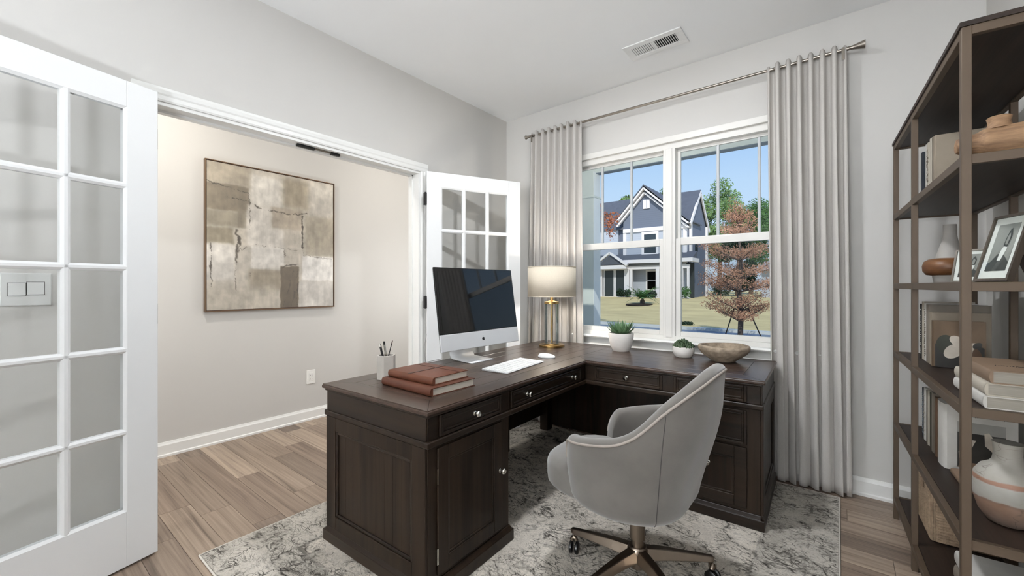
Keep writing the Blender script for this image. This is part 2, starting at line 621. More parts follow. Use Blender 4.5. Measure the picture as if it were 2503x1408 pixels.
# door casing and jamb (one trim with its pieces)
CP = [(0, 0), (0.010, 0), (0.014, 0.008), (0.014, 0.026), (0.018, 0.034), (0.020, 0.050), (0.020, 0.062), (0, 0.062)]   # (proud, outward)
tr = thing('trim_1', 'white moulded casing around the double door opening', 'door casing')
tr['kind'] = 'structure'
cw = 0.066
mb = MB().prism([(XL + q[0], OZ + q[1]) for q in CP], 1, OY0 - 0.062, OY1 + 0.062)
mb.build('head_casing', M['trim'], tr)
def side_casing(y0, s):
    MB().prism([(XL + q[0], y0 + s * q[1]) for q in CP], 2, 0, OZ).build('side_casing', M['trim'], tr)
side_casing(OY0, -1)
side_casing(OY1, 1)
MB().box(XLB - 0.002, XL + 0.002, OY0, OY1, OZ - 0.018, OZ + 0.001).build('head_jamb', M['trim'], tr, bevel=0.002)
for yy, s in ((OY0, 1), (OY1, -1)):
    MB().box(XLB - 0.002, XL + 0.002, min(yy, yy + s * 0.016), max(yy, yy + s * 0.016), 0, OZ - 0.018).build('side_jamb', M['trim'], tr, bevel=0.002)
    MB().box(XLB + 0.02, XLB + 0.055, min(yy + s * 0.016, yy + s * 0.027), max(yy + s * 0.016, yy + s * 0.027), 0, OZ - 0.018).build('door_stop', M['trim'], tr)
MB().box(XLB + 0.02, XLB + 0.055, OY0 + 0.016, OY1 - 0.016, OZ - 0.03, OZ - 0.018).build('door_stop', M['trim'], tr)
# hall-side casing seen on the far jamb
MB().box(XLB - 0.018, XLB - 0.002, OY1 + 0.004, OY1 + 0.066, 0, OZ + 0.06).build('side_casing', M['trim'], tr)

# ball catch on the head jamb
dc = thing('door_catch', 'black and chrome roller catch fixed under the door head', 'door catch', (-2.535, 1.262, OZ - 0.018))
MB().box(-0.012, 0.012, -0.13, -0.02, -0.016, 0).build('catch_body', M['black'], dc, bevel=0.004)
MB().box(-0.006, 0.006, -0.02, 0.09, -0.010, 0).build('catch_bar', M['nickel'], dc, bevel=0.002)
MB().box(-0.012, 0.012, 0.08, 0.14, -0.016, 0).build('catch_body', M['black'], dc, bevel=0.004)

# ------------------------------------------------------------------ french doors (15 lites each)
DW, DH, DT = 0.783, 2.042, 0.036
ST, PWD, MU, DZ0, DZ1 = 0.11, 0.169, 0.028, 0.240, 1.933
PH = (DZ1 - DZ0 - 4 * MU) / 5
def french_door(name, label, loc, ang, side):
    """local +x runs from the hinge edge to the free edge, room face at y=0, thickness to -side*DT"""
    d = thing(name, label, 'door', loc, ang)
    d['kind'] = 'structure'
    y0, y1 = sorted((0.0, -side * DT))
    g = 0.010
    MB().box(0, ST, y0, y1, g, DH).build('stile', M['door'], d, bevel=0.002)
    MB().box(DW - ST, DW, y0, y1, g, DH).build('stile', M['door'], d, bevel=0.002)
    MB().box(ST, DW - ST, y0, y1, g, DZ0).build('bottom_rail', M['door'], d, bevel=0.0015)
    MB().box(ST, DW - ST, y0, y1, DZ1, DH).build('top_rail', M['door'], d, bevel=0.0015)
    b = 0.008
    def mprof(c, w):   # a bevelled muntin cross-section
        h = w / 2
        return [(c - h, y0 + b), (c - h * 0.35, y0 + 0.001), (c + h * 0.35, y0 + 0.001), (c + h, y0 + b), (c + h, y1 - b), (c + h * 0.35, y1 - 0.001), (c - h * 0.35, y1 - 0.001), (c - h, y1 - b)]
    for i in (1, 2):
        xm = ST + i * PWD + (i - 0.5) * MU
        MB().prism(mprof(xm, MU), 2, DZ0, DZ1).build('muntin', M['door'], d)
    for j in range(1, 5):
        zm = DZ0 + j * PH + (j - 0.5) * MU
        MB().prism([(q[1], q[0]) for q in mprof(zm, MU)], 0, ST, DW - ST).build('muntin', M['door'], d)
    # glazing beads round the whole lite field
    q = 0.010
    bd = MB()
    for yy, s in ((y0, 1), (y1, -1)):
        ya, yb_ = yy + s * 0.002, yy + s * b
        tri = [(0, 0), (q, s), (0, s)]
        bd.prism([(ST, yy + s * 0.001), (ST + q, yb_), (ST, yb_)], 2, DZ0, DZ1)
        bd.prism([(DW - ST, yy + s * 0.001), (DW - ST - q, yb_), (DW - ST, yb_)], 2, DZ0, DZ1)
        bd.prism([(yy + s * 0.001, DZ0), (yb_, DZ0 + q), (yb_, DZ0)], 0, ST, DW - ST)
        bd.prism([(yy + s * 0.001, DZ1), (yb_, DZ1 - q), (yb_, DZ1)], 0, ST, DW - ST)
    bd.build('glazing_bead', M['door'], d)
    ym = (y0 + y1) / 2
    pmesh = MB().box(0, PWD + 0.004, ym - 0.002, ym + 0.002, 0, PH + 0.004).mesh('pane', M['door_pane'])
    for i in range(3):
        for j in range(5):
            p = bpy.data.objects.new('pane', pmesh)
            C.objects.link(p)
            p.parent = d
            p.location = (ST + i * (PWD + MU) - 0.002, 0, DZ0 + j * (PH + MU) - 0.002)
    for z in (0.22, 1.06, 1.835):
        if side > 0:
            h = MB().box(-0.020, 0.004, y0 + 0.004, y1 - 0.004, z - 0.045, z + 0.045)
            h.lathe([(0.0065, z - 0.048), (0.0065, z + 0.048)], 12, (-0.012, y0, 0))
        else:
            h = MB().box(-0.003, 0.004, y0 + 0.004, y1 - 0.006, z - 0.045, z + 0.045)
            h.lathe([(0.0065, z - 0.048), (0.0065, z + 0.048)], 12, (-0.002, y0 - 0.006, 0))
        h.build('hinge', M['black'], d, bevel=0.001, label='black hinge')
    return d
# direction of each leaf from its hinge, in world: angle of local +x
a1 = math.atan2(-math.cos(R(15)), math.sin(R(15)))
french_door('door_1', 'large white fifteen-pane glass door swung open beside the hallway', (-2.40, 0.452, 0), a1, -1)
a2 = math.atan2(math.cos(R(26)), math.sin(R(26)))
french_door('door_2', 'white fifteen-pane glass door standing open behind the computer', (-2.452, 2.045, 0), a2, 1)

# ------------------------------------------------------------------ window
win = thing('window_1', 'white twin double-hung window looking onto the street', 'window', (0, 0, 0))
win['kind'] = 'structure'
def wbox(name, m, x0, x1, y0, y1, z0, z1, bev=0.002, parent=win, label=None):
    return MB().box(x0, x1, y0, y1, z0, z1).build(name, m, parent, bevel=bev, label=label)
YW = YB
MX = -0.973
V = M['vinyl']
wbox('head_casing', V, WX0 - 0.01, WX1 + 0.01, YW - 0.012, YW + 0.10, WZ1 - 0.040, WZ1 + 0.004)
wbox('head_frame', V, WX0, WX1, YW + 0.012, YW + 0.10, WZ1 - 0.085, WZ1 - 0.040)
wbox('side_frame', V, WX0 - 0.01, WX0 + 0.045, YW - 0.004, YW + 0.11, WZ0, WZ1 - 0.04)
wbox('side_frame', V, WX1 - 0.045, WX1 + 0.01, YW - 0.004, YW + 0.11, WZ0, WZ1 - 0.04)
wbox('mullion', V, MX - 0.042, MX + 0.042, YW - 0.004, YW + 0.11, WZ0, WZ1 - 0.085)
wbox('mullion_trim', V, MX - 0.022, MX + 0.022, YW - 0.010, YW - 0.004, WZ0 + 0.02, WZ1 - 0.085)
wbox('sill_frame', V, WX0, WX1, YW + 0.0, YW + 0.12, WZ0 + 0.0, WZ0 + 0.030)
mb = MB().prism([(YW - 0.055, WZ0 - 0.022), (YW - 0.062, WZ0 - 0.011), (YW - 0.055, WZ0), (YW + 0.02, WZ0), (YW + 0.02, WZ0 - 0.022)], 0, WX0 - 0.06, WX1 + 0.06)
mb.build('sill', M['trim'], win, smooth=30)
MB().box(WX0 - 0.03, WX1 + 0.03, YW - 0.014, YW, WZ0 - 0.075, WZ0 - 0.022).prism(
    [(YW - 0.022, WZ0 - 0.086), (YW - 0.022, WZ0 - 0.078), (YW - 0.014, WZ0 - 0.070), (YW, WZ0 - 0.070), (YW, WZ0 - 0.086)], 0, WX0 - 0.03, WX1 + 0.03).build('apron', M['trim'], win)
for side, (xa, xb) in enumerate(((WX0 + 0.045, MX - 0.042), (MX + 0.042, WX1 - 0.045))):
    up = MB()
    s, yo, yi = 0.022, YW + 0.055, YW + 0.075
    zt, zb = WZ1 - 0.085, 1.515
    up.box(xa, xa + s, yo, yi, zb, zt).box(xb - s, xb, yo, yi, zb, zt).box(xa + s, xb - s, yo, yi, zt - s, zt).box(xa + s, xb - s, yo, yi, zb - 0.02, zb + 0.02)
    up.build('upper_sash', V, win, bevel=0.0015)
    wbox('pane', M['pane'], xa + s, xb - s, yo + 0.008, yo + 0.012, zb + 0.02, zt - s, 0)
    gw = (xb - xa - 2 * s) / 3
    for k in (1, 2):
        xm = xa + s + gw * k
        wbox('muntin', M['grid'], xm - 0.0085, xm + 0.0085, yo + 0.002, yo + 0.018, zb + 0.02, zt - s, 0.002)
    lo = MB()
    s2, yo, yi = 0.034, YW + 0.015, YW + 0.045
    zt, zb = 1.525, WZ0 + 0.030
    lo.box(xa, xa + s2, yo, yi, zb, zt).box(xb - s2, xb, yo, yi, zb, zt).box(xa + s2, xb - s2, yo, yi, zt - 0.048, zt).box(xa + s2, xb - s2, yo, yi, zb, zb + 0.034)
    lo.build('lower_sash', V, win, bevel=0.0025)
    wbox('insect_screen', M['insect_mesh'], xa, xb, YW + 0.080, YW + 0.0805, WZ0 + 0.03, 1.50, 0)
    wbox('pane', M['pane'], xa + s2, xb - s2, yo + 0.012, yo + 0.016, zb + 0.034, zt - 0.048, 0)

# ------------------------------------------------------------------ ceiling vent
vt = thing('ceiling_vent', 'white rectangular air vent set in the ceiling before the window', 'vent', (-0.94, 2.68, ZC))
w2, d2 = 0.186, 0.094
mb = MB()
iw, idp = 0.140, 0.052
z0, z1 = -0.008, 0.0
mb.box(-w2, w2, -d2, -idp, z0, z1).box(-w2, w2, idp, d2, z0, z1).box(-w2, -iw, -idp, idp, z0, z1).box(iw, w2, -idp, idp, z0, z1).box(-0.008, 0.008, -idp, idp, z0, z1)
mb.build('vent_frame', M['grille'], vt, bevel=0.002)
MB().box(-iw, iw, -idp, idp, -0.0012, -0.0002).build('duct_shade', M['duct_black'], vt)  # flat black sheet stands for the shade inside the duct
smesh = MB().obox((0, 0, -0.0048), (0.0044, 0, 0.0012), (0, idp, 0), (-0.0005, 0, 0.0009)).mesh('slat', M['grille'])
smesh2 = MB().obox((0, 0, -0.0048), (0.0015, 0, 0.0016), (0, idp, 0), (-0.0006, 0, 0.0006)).mesh('slat', M['grille'])
for g in (-1, 1):
    for k in range(10):
        o = bpy.data.objects.new('slat', smesh if g < 0 else smesh2)
        C.objects.link(o)
        o.parent = vt
        o.location = (g * 0.074 + (k - 4.5) * 0.0132, 0, 0)

# ------------------------------------------------------------------ rod and curtains
RY, RZ = 2.985, 2.512
rod = thing('curtain_rod', 'thin brushed nickel curtain rod above the window', 'curtain rod', (-1.06, RY, RZ))
MB().tube([(-1.10, 0, 0), (1.09, 0, 0)], 0.009, 12).build('rod', M['nickel'], rod, smooth=40)
for s, x in ((-1, -1.10), (1, 1.09)):
    MB().lathe([(0.010, 0), (0.012, 0.006), (0.010, 0.014), (0.012, 0.03), (0.022, 0.075), (0.024, 0.080), (0.001, 0.082)] if s > 0 else
               [(0.001, -0.05), (0.019, -0.048), (0.018, -0.044), (0.011, -0.02), (0.010, 0)], 16, (x, 0, 0), 0).build('finial', M['nickel'], rod, smooth=40)
for x in (-1.075, 1.075):
    MB().box(x - 0.006, x + 0.006, -0.004, YB - RY, -0.006, 0.006).box(x - 0.012, x + 0.012, YB - RY - 0.006, YB - RY, -0.05, 0.02).box(x - 0.006, x + 0.006, -0.014, 0.012, -0.014, 0.010).box(x - 0.007, x + 0.007, -0.016, -0.010, -0.06, 0.0).build('bracket', M['nickel'], rod, bevel=0.0015)

def curtain(label, xt0, xt1, xb0, xb1, folds, seed, name='curtain'):
    rg = random.Random(seed)
    ph = [rg.uniform(-0.35, 0.35) for _ in range(folds + 3)]
    am = [rg.uniform(0.75, 1.15) for _ in range(folds + 3)]
    wb = [rg.uniform(0.5, 1.5) for _ in range(folds + 3)]
    zb, zt = 0.008, RZ + 0.022
    hem = 2.0
    def fn(u, v):
        h = v                                   # 0 bottom, 1 top
        x = (xb0 + (xb1 - xb0) * u) * (1 - h) + (xt0 + (xt1 - xt0) * u) * h
        q = u * folds
        i = int(min(q, folds - 1e-6))
        f = q - i
        a = am[i] * (1 - f) + am[i + 1] * f
        # narrow proud tab fronts at the top, broad soft folds lower down
        c = math.cos(2 * PI * (q + 0.15 * math.sin(3.1 * q) * (1 - h)))
        tab = math.copysign(abs(c) ** 0.45, c)
        k = max(0.0, (h - 0.55) / 0.45)
        wv = c * (1 - k) + tab * k
        wv += 0.35 * (1 - h) * math.sin(2 * PI * q * 0.5 + seed) * wb[i]
        y = -0.036 * wv * a * (1 - 0.25 * h)
        edge = min(1.0, min(u, 1 - u) * folds * 3)
        y *= 0.25 + 0.75 * edge
        x += 0.014 * math.sin(2 * PI * q * 2 + 1.3) * (1 - h) * edge
        z = zb + (zt - zb) * v
        if v > 0.995:
            z += 0.014 * max(0.0, tab) * edge - 0.006
        return (x, y, z)
    mb = MB().grid(fn, folds * 18 + 1, 46)
    ob = mb.build(name, M['curtain'], None, smooth=75)
    md = ob.modifiers.new('thick', 'SOLIDIFY')
    md.thickness = 0.0022
    ob.location = (0, RY, 0)
    tag(ob, label, 'curtain', 'curtains at the window')
    return ob
curtain('light grey linen curtain panel left of the window, behind the table lamp', -2.145, -1.640, -2.19, -1.615, 8, 3)
curtain('light grey floor-length curtain panel between window and bookshelf', -0.352, 0.030, -0.325, 0.055, 7, 8)

# ------------------------------------------------------------------ hallway painting, outlet, switch
def fbm(x, y, s, seed=0, oct=4):
    rs = np.random.RandomState(seed)
    tot = np.zeros_like(x)
    amp, norm = 1.0, 0.0
    for o in range(oct):
        G = rs.rand(66, 66)
        xx, yy = (x * s) % 64, (y * s) % 64
        i, j = xx.astype(int), yy.astype(int)
        fx, fy = xx - i, yy - j
        fx = fx * fx * (3 - 2 * fx)
        fy = fy * fy * (3 - 2 * fy)
        tot += amp * (G[i, j] * (1 - fx) * (1 - fy) + G[i + 1, j] * fx * (1 - fy) + G[i, j + 1] * (1 - fx) * fy + G[i + 1, j + 1] * fx * fy)
        norm += amp
        amp *= 0.55
        s *= 2
    return tot / norm

def paint_canvas(n):
    u, v = np.meshgrid(np.linspace(0, 1, n), np.linspace(0, 1, n))        # v down
    wu = u + (fbm(u, v, 22, 1, 4) - 0.5) * 0.022
    wv = v + (fbm(u, v, 22, 2, 4) - 0.5) * 0.022
    col = np.zeros((n, n, 3)) + np.array([206, 197, 181])
    P = [(0, .30, 0, .14, (192, 178, 154), .02), (0, .29, .14, .32, (150, 134, 108), .012), (0, .22, .32, .43, (172, 160, 136), .02), (.21, .30, .30, .43, (158, 146, 124), .01),
         (0, .18, .44, .55, (166, 153, 126), .02), (.3, .56, .04, .26, (222, 217, 207), .03), (.55, .77, .02, .24, (178, 162, 134), .05), (.78, 1, .02, .3, (206, 199, 186), .05),
         (.74, 1, .28, .60, (184, 172, 150), .03), (.27, .56, .26, .55, (222, 216, 206), .02), (.46, .71, .25, .41, (190, 174, 152), .02), (.56, .70, .41, .55, (206, 197, 181), .02),
         (.30, .56, .55, .72, (226, 221, 212), .01), (.56, .68, .56, .69, (204, 194, 178), .01), (.29, .54, .72, .87, (176, 160, 134), .03), (.19, .30, .56, .72, (190, 182, 168), .02),
         (0, .19, .55, .8, (212, 207, 198), .02), (0, .5, .84, 1.01, (198, 188, 170), .08), (.71, 1, .60, .80, (226, 223, 218), .012), (.69, 1, .80, 1.01, (204, 199, 191), .02),
         (.53, .68, .69, 1.01, (122, 101, 74), .008)]
    for a, b, c, d, rgb, s in P:
        def edge(t):
            return 1 / (1 + np.exp(-np.clip(t / (s * 0.22), -40, 40)))
        m = edge(wu - a if a > 0 else u + 1) * edge((b - wu) if b < 1 else 1 + 0 * u) * edge(wv - c if c > 0 else v + 1) * edge((d - wv) if d < 1 else 1 + 0 * v)
        m = (m * 0.92)[..., None]
        col = col * (1 - m) + np.array(rgb) * m
    f1, f2, f3 = fbm(u, v, 5, 5), fbm(u, v, 26, 6, 5), fbm(u * 6, v, 8, 7, 4)
    col *= (1 + (f1 - 0.5) * 0.26 + (f2 - 0.5) * 0.20 + (f3 - 0.5) * 0.12)[..., None]
    def crack(pts, w, k, seed):
        nonlocal col
        cu, cv = u + (fbm(u, v, 40, seed, 4) - 0.5) * 0.03, v + (fbm(u, v, 40, seed + 1, 4) - 0.5) * 0.03
        dmin = np.full_like(u, 9.0)
        for (x0, y0), (x1, y1) in zip(pts, pts[1:]):
            dx, dy = x1 - x0, y1 - y0
            t = np.clip(((cu - x0) * dx + (cv - y0) * dy) / (dx * dx + dy * dy), 0, 1)
            dmin = np.minimum(dmin, np.hypot(cu - x0 - t * dx, cv - y0 - t * dy))
        ww = w * np.clip((fbm(u, v, 14, seed + 2, 3) - 0.36) * 4, 0.12, 2.0)
        m = (np.clip(1.2 - dmin / ww, 0, 1) * k)[..., None]
        col = col * (1 - m) + np.array([58, 44, 30]) * m
    crack([(0, .135), (.1, .15), (.29, .18)], .003, .8, 11)
    crack([(.13, .22), (.29, .24), (.36, .27), (.52, .29)], .004, .85, 21)
    crack([(.52, .285), (.64, .29), (.75, .265)], .004, .85, 31)
    crack([(.29, .19), (.295, .44)], .003, .6, 41)
    crack([(.715, .3), (.71, .45), (.725, .6)], .006, .95, 51)
    crack([(.2, .46), (.225, .53), (.20, .60), (.27, .56)], .016, .75, 61)
    crack([(.21, .5), (.2, .63), (.185, .76), (.2, .86)], .012, .65, 71)
    crack([(.02, .55), (.025, .68), (.03, .85)], .007, .8, 81)
    crack([(.27, .535), (.42, .545), (.67, .565)], .003, .7, 91)
    crack([(.565, .56), (.565, .68)], .0025, .7, 101)
    crack([(.53, .70), (.60, .685), (.68, .665)], .006, .9, 111)
    crack([(.675, .69), (.672, .82), (.67, 1)], .005, .8, 121)
    crack([(.29, .72), (.29, .82)], .003, .6, 131)
    crack([(.735, .60), (.86, .61), (1, .62)], .006, .5, 141)
    crack([(.55, .99), (.60, .85), (.64, .72)], .008, .45, 151)
    crack([(.62, .99), (.65, .88)], .01, .5, 161)
    g = col.mean(2, keepdims=True)
    g = np.clip(g, 1, 255)
    col = (g + (col - g) * 0.85) * ((g / 205.0) ** 0.35)
    return np.clip(col * 0.92, 8, 250)

N = 240
pc = paint_canvas(N)
art = thing('framed_painting', 'large abstract beige and brown painting in thin bronze frame on the hallway wall', 'painting', (XH + 0.001, 1.47, 0.99))
AW, AH, AD = 0.495, 1.13, 0.032
vs_, fs_ = [], []
for j in range(N):
    for i in range(N):
        vs_.append((AD - 0.006 + 0.0006 * (pc[j, i, 0] / 255.0), -AW + 0.012 + (2 * AW - 0.024) * i / (N - 1), AH - 0.012 - (AH - 0.024) * j / (N - 1)))
for j in range(N - 1):
    for i in range(N - 1):
        a = j * N + i
        fs_.append((a, a + N, a + N + 1, a + 1))
cm = MB().add(vs_, fs_)
t = NT('painted_canvas')
ca = t.n('VertexColor')
ca.layer_name = 'Col'
vcoord = t.coords((1, 1, 1))
wv_ = t.noise(vcoord, 500, 2)
t.color(t.mix(0.12, ca.outputs['Color'], t.ramp(wv_, [(0.3, (0.5, 0.47, 0.42)), (0.7, (0.75, 0.72, 0.68))])))
t.set(Roughness=0.75)
t.bump(wv_, 0.1, 0.001)
canvas = cm.build('canvas', t.m, art)
lin = pc / 255.0
lin = np.where(lin <= 0.04045, lin / 12.92, ((lin + 0.055) / 1.055) ** 2.4)
at = canvas.data.color_attributes.new('Col', 'FLOAT_COLOR', 'POINT')
at.data.foreach_set('color', np.concatenate([lin.reshape(-1, 3), np.ones((N * N, 1))], 1).astype(np.float32).ravel())
for nm, b in (('frame_bar', (0, AD, -AW, AW, AH - 0.007, AH)), ('frame_bar', (0, AD, -AW, AW, 0, 0.007)), ('frame_bar', (0, AD, -AW, -AW + 0.007, 0.007, AH - 0.007)), ('frame_bar', (0, AD, AW - 0.007, AW, 0.007, AH - 0.007))):
    MB().box(*b).build(nm, M['art_frame'], art, bevel=0.001)
MB().box(0.002, AD - 0.007, -AW + 0.007, AW - 0.007, 0.007, AH - 0.007).build('stretcher', M['strap'], art)

ol = thing('wall_outlet', 'white wall plate with a single socket low on the hallway wall', 'outlet', (XH, 1.762, 0.378))
MB().box(0, 0.006, -0.040, 0.040, -0.061, 0.061).build('cover_plate', M['plate'], ol, bevel=0.003)
MB().box(0.006, 0.009, -0.018, 0.018, -0.036, 0.036).build('socket_face', M['plate'], ol, bevel=0.0015)
MB().box(0.009, 0.0095, -0.009, -0.006, 0.010, 0.020).box(0.009, 0.0095, 0.006, 0.009, 0.010, 0.020).box(0.009, 0.0095, -0.009, -0.006, -0.022, -0.012).box(0.009, 0.0095, 0.006, 0.009, -0.022, -0.012).box(0.009, 0.0095, -0.012, 0.012, -0.003, -0.001).build('slots', M['slot'], ol)

sw = thing('light_switch', 'pale two-gang rocker switch plate on the wall behind the open glass door', 'light switch', (XL, 0.088, 1.170))
MB().box(0, 0.007, -0.066, 0.066, -0.064, 0.064).build('cover_plate', M['plate_grey'], sw, bevel=0.003)
for yy, dz in ((-0.024, 0.0), (0.024, 0.004)):
    MB().box(0.007, 0.0075, yy - 0.024, yy + 0.024, dz - 0.026, dz + 0.026).build('rocker_gap', M['slot'], sw)
    MB().prism([(0.0075, dz - 0.0245), (0.0115, dz - 0.0245), (0.0085, dz + 0.0245), (0.0075, dz + 0.0245)], 1, yy - 0.0225, yy + 0.0225).build('rocker', M['plate_grey'], sw, bevel=0.001)

# ------------------------------------------------------------------ rug
RW, RD = 2.205, 2.375
rugc = (-2.20 + RW / 2, 0.562 + RD / 2)
rug = thing('rug', 'distressed grey and cream area rug under the desk and chair', 'rug', (rugc[0], rugc[1], 0))
M['rug'] = rug_mat(RW, RD)
def rugtop(u, v):
    x, yy = (u - 0.5) * (RW - 0.02), (v - 0.5) * (RD - 0.02)
    return (x, yy, 0.0085 + 0.0008 * mnoise.noise(Vector((x * 9, yy * 9, 0))))
MB().box(-RW / 2 + 0.01, RW / 2 - 0.01, -RD / 2 + 0.01, RD / 2 - 0.01, 0.0003, 0.006).grid(rugtop, 60, 64).build('pile', M['rug'], rug, smooth=50)
M['binding'] = plain('rug_binding', (196, 190, 180), 0.95, var=0.1, scale=60, bump=0.4, bscale=300)
h = 0.0046
pts = [(-RW / 2 + .006, -RD / 2 + .006, h), (RW / 2 - .006, -RD / 2 + .006, h), (RW / 2 - .006, RD / 2 - .006, h), (-RW / 2 + .006, RD / 2 - .006, h)]
mb = MB()
for i in range(4):
    mb.tube([pts[i], pts[(i + 1) % 4]], 0.0044, 8)
mb.build('edge_binding', M['binding'], rug, smooth=50)
RUGZ = 0.0095

# ------------------------------------------------------------------ L-shaped desk
TZ = 0.73
desk = thing('desk', 'dark espresso L-shaped executive desk with panelled pedestals on the rug', 'desk', (-1.205, 2.25, 0), R(1.8))
DX0, DX1, DY0, DY1 = -0.722, 0.93, -1.272, 0.665        # outline of the tops, local
O = 0.022                                                # overhang
# tops: moulded edge slab with framed border boards
def slab(poly, z0, z1):
    return MB().prism(poly, 2, z0, z1)
L_out = [(DX0, DY0), (0, DY0), (0, 0), (DX1, 0), (DX1, DY1), (DX0, DY1)]
def inset(d):
    return [(DX0 + d, DY0 + d), (-d, DY0 + d), (-d, d), (DX1 - d, d), (DX1 - d, DY1 - d), (DX0 + d, DY1 - d)]
slab(inset(0.0), TZ - 0.020, TZ - 0.004).build('top_edge', M['topy'], desk, bevel=0.005, seg=3)
bw = 0.105
g = 0.0012
def board(name, m, x0, x1, y0, y1):
    MB().box(x0 + g / 2, x1 - g / 2, y0 + g / 2, y1 - g / 2, TZ - 0.006, TZ).build(name, m, desk, bevel=0.0008, seg=1)
e = 0.004
def mitre(poly, m):
    MB().prism(poly, 2, TZ - 0.006, TZ).build('top_board', m, desk, bevel=0.0008, seg=1)
mitre([(DX0 + e, DY0 + e), (-e, DY0 + e), (-e - bw, DY0 + e + bw), (DX0 + e + bw, DY0 + e + bw)], M['topx'])
mitre([(DX0 + e, DY0 + e + g), (DX0 + e + bw - g, DY0 + e + bw), (DX0 + e + bw - g, DY1 - e - bw), (DX0 + e, DY1 - e - g)], M['topy'])
mitre([(-e, DY0 + e + g), (-e, e - g), (-e - bw + g, e + bw), (-e - bw + g, DY0 + e + bw)], M['topy'])
mitre([(DX0 + e + g, DY1 - e), (DX1 - e - g, DY1 - e), (DX1 - e - bw, DY1 - e - bw + g), (DX0 + e + bw, DY1 - e - bw + g)], M['topx'])
mitre([(DX1 - e, e + g), (DX1 - e, DY1 - e - g), (DX1 - e - bw + g, DY1 - e - bw), (DX1 - e - bw + g, e + bw)], M['topy'])
mitre([(-e + g, e), (DX1 - e, e), (DX1 - e - bw, e + bw - g), (-e - bw + g, e + bw - g)], M['topx'])
nb = 5
xa, xb = DX0 + e + bw, -e - bw
for i in range(nb):
    x0 = xa + (xb - xa) * i / nb
    x1 = xa + (xb - xa) * (i + 1) / nb
    board('top_board', M['topy'], x0, x1, DY0 + e + bw, DY1 - e - bw)
ya, yb = e + bw, DY1 - e - bw
for i in range(4):
    y0 = ya + (yb - ya) * i / 4
    y1 = ya + (yb - ya) * (i + 1) / 4
    board('top_board', M['topx'], xb, DX1 - e - bw, y0, y1)
slab(inset(0.010), TZ - 0.032, TZ - 0.020).build('top_moulding', M['desky'], desk, bevel=0.005, seg=3)

BZ0, BZ1 = 0.610, TZ - 0.032     # drawer band
MZ0 = 0.585                       # waist moulding
PZ = RUGZ
DZ = M['deskz']
def pedestal(x0, x1, y0, y1):
    """carcass, waist moulding, plinth with stepped top"""
    MB().box(x0, x1, y0, y1, 0.06, MZ0).build('carcass', DZ, desk, bevel=0.002)
    MB().box(x0 - 0.018, x1 + 0.018, y0 - 0.018, y1 + 0.018, PZ, 0.060).prism([(x0 - 0.018, 0.06), (x0 - 0.004, 0.078), (x1 + 0.004, 0.078), (x1 + 0.018, 0.06)], 1, y0 - 0.004, y1 + 0.004).prism(
        [(y0 - 0.018, 0.06), (y0 - 0.004, 0.078), (y1 + 0.004, 0.078), (y1 + 0.018, 0.06)], 0, x0 - 0.0035, x1 + 0.0035).build('plinth', M['deskx'], desk, bevel=0.003)
# carcass bodies
P1 = (DX0 + O, -O, DY0 + O, DY0 + 0.515)           # near pedestal
P2 = (0.475, DX1 - O, O, DY1 - O)                  # right pedestal of the return
P3 = (DX0 + O, -0.05, 0.06, DY1 - O)               # corner body
pedestal(*P1)
pedestal(*P2)
# corner: back panels and an inner post only (open kneehole)
MB().box(P3[0], P3[0] + 0.02, P1[3], DY1 - O, 0.13, BZ0).build('modesty_panel', DZ, desk)
MB().box(P3[0], P2[0], DY1 - O - 0.02, DY1 - O, 0.05, BZ0).build('modesty_panel', DZ, desk)
MB().box(P3[0] + 0.02, P3[0] + 0.075, 0.0, 0.055, PZ, BZ0).build('leg', DZ, desk, bevel=0.003)
MB().box(P3[0] - 0.002, P3[0] + 0.07, DY1 - O - 0.075, DY1 - O, PZ, BZ0).build('leg', DZ, desk, bevel=0.003)
# apron band (drawer level), L shaped ring of rails
ap = MB()
ap.box(DX0 + O, -O, DY0 + O, DY0 + 0.515, BZ0, BZ1)                       # over near pedestal
ap.box(-O - 0.45, -O, DY0 + 0.515, O, BZ0, BZ1)                           # centre drawer box
ap.box(DX0 + O, DX0 + O + 0.03, DY0 + 0.515, DY1 - O, BZ0, BZ1)
ap.box(DX0 + O, DX1 - O, DY1 - O - 0.03, DY1 - O, BZ0, BZ1)
ap.box(-O, DX1 - O, O, O + 0.45, BZ0, BZ1)
ap.build('apron', M['desky'], desk, bevel=0.0015)
# waist moulding round both fronts
wm = MB()
m_ = 0.014
wm.box(DX0 + O - m_, -O + m_, DY0 + O - m_, DY0 + 0.515, MZ0, BZ0)
wm.box(-O - 0.05, -O + m_, DY0 + 0.515, O, MZ0, BZ0)
wm.box(-O, DX1 - O + m_, O - m_, O + 0.05, MZ0, BZ0)
wm.box(P2[0], DX1 - O + m_, O + 0.05, DY1 - O, MZ0, BZ0)
wm.build('waist_moulding', M['desky'], desk, bevel=0.006, seg=3)

def knob(parent, c, n):
    """small square chrome knob; n = outward axis (0: +x, 1: -y)"""
    prof = [(0.010, 0), (0.010, 0.003), (0.005, 0.006), (0.005, 0.014), (0.011, 0.018), (0.013, 0.024), (0.010, 0.029), (0.001, 0.030)]
    mb = MB()
    if n == 0:
        mb.lathe(prof, 16, c, 0)
    else:
        mb.lathe([(r, -z) for r, z in prof], 16, c, 1)
    mb.build('knob', M['chrome'], parent, smooth=45, label='polished knob')

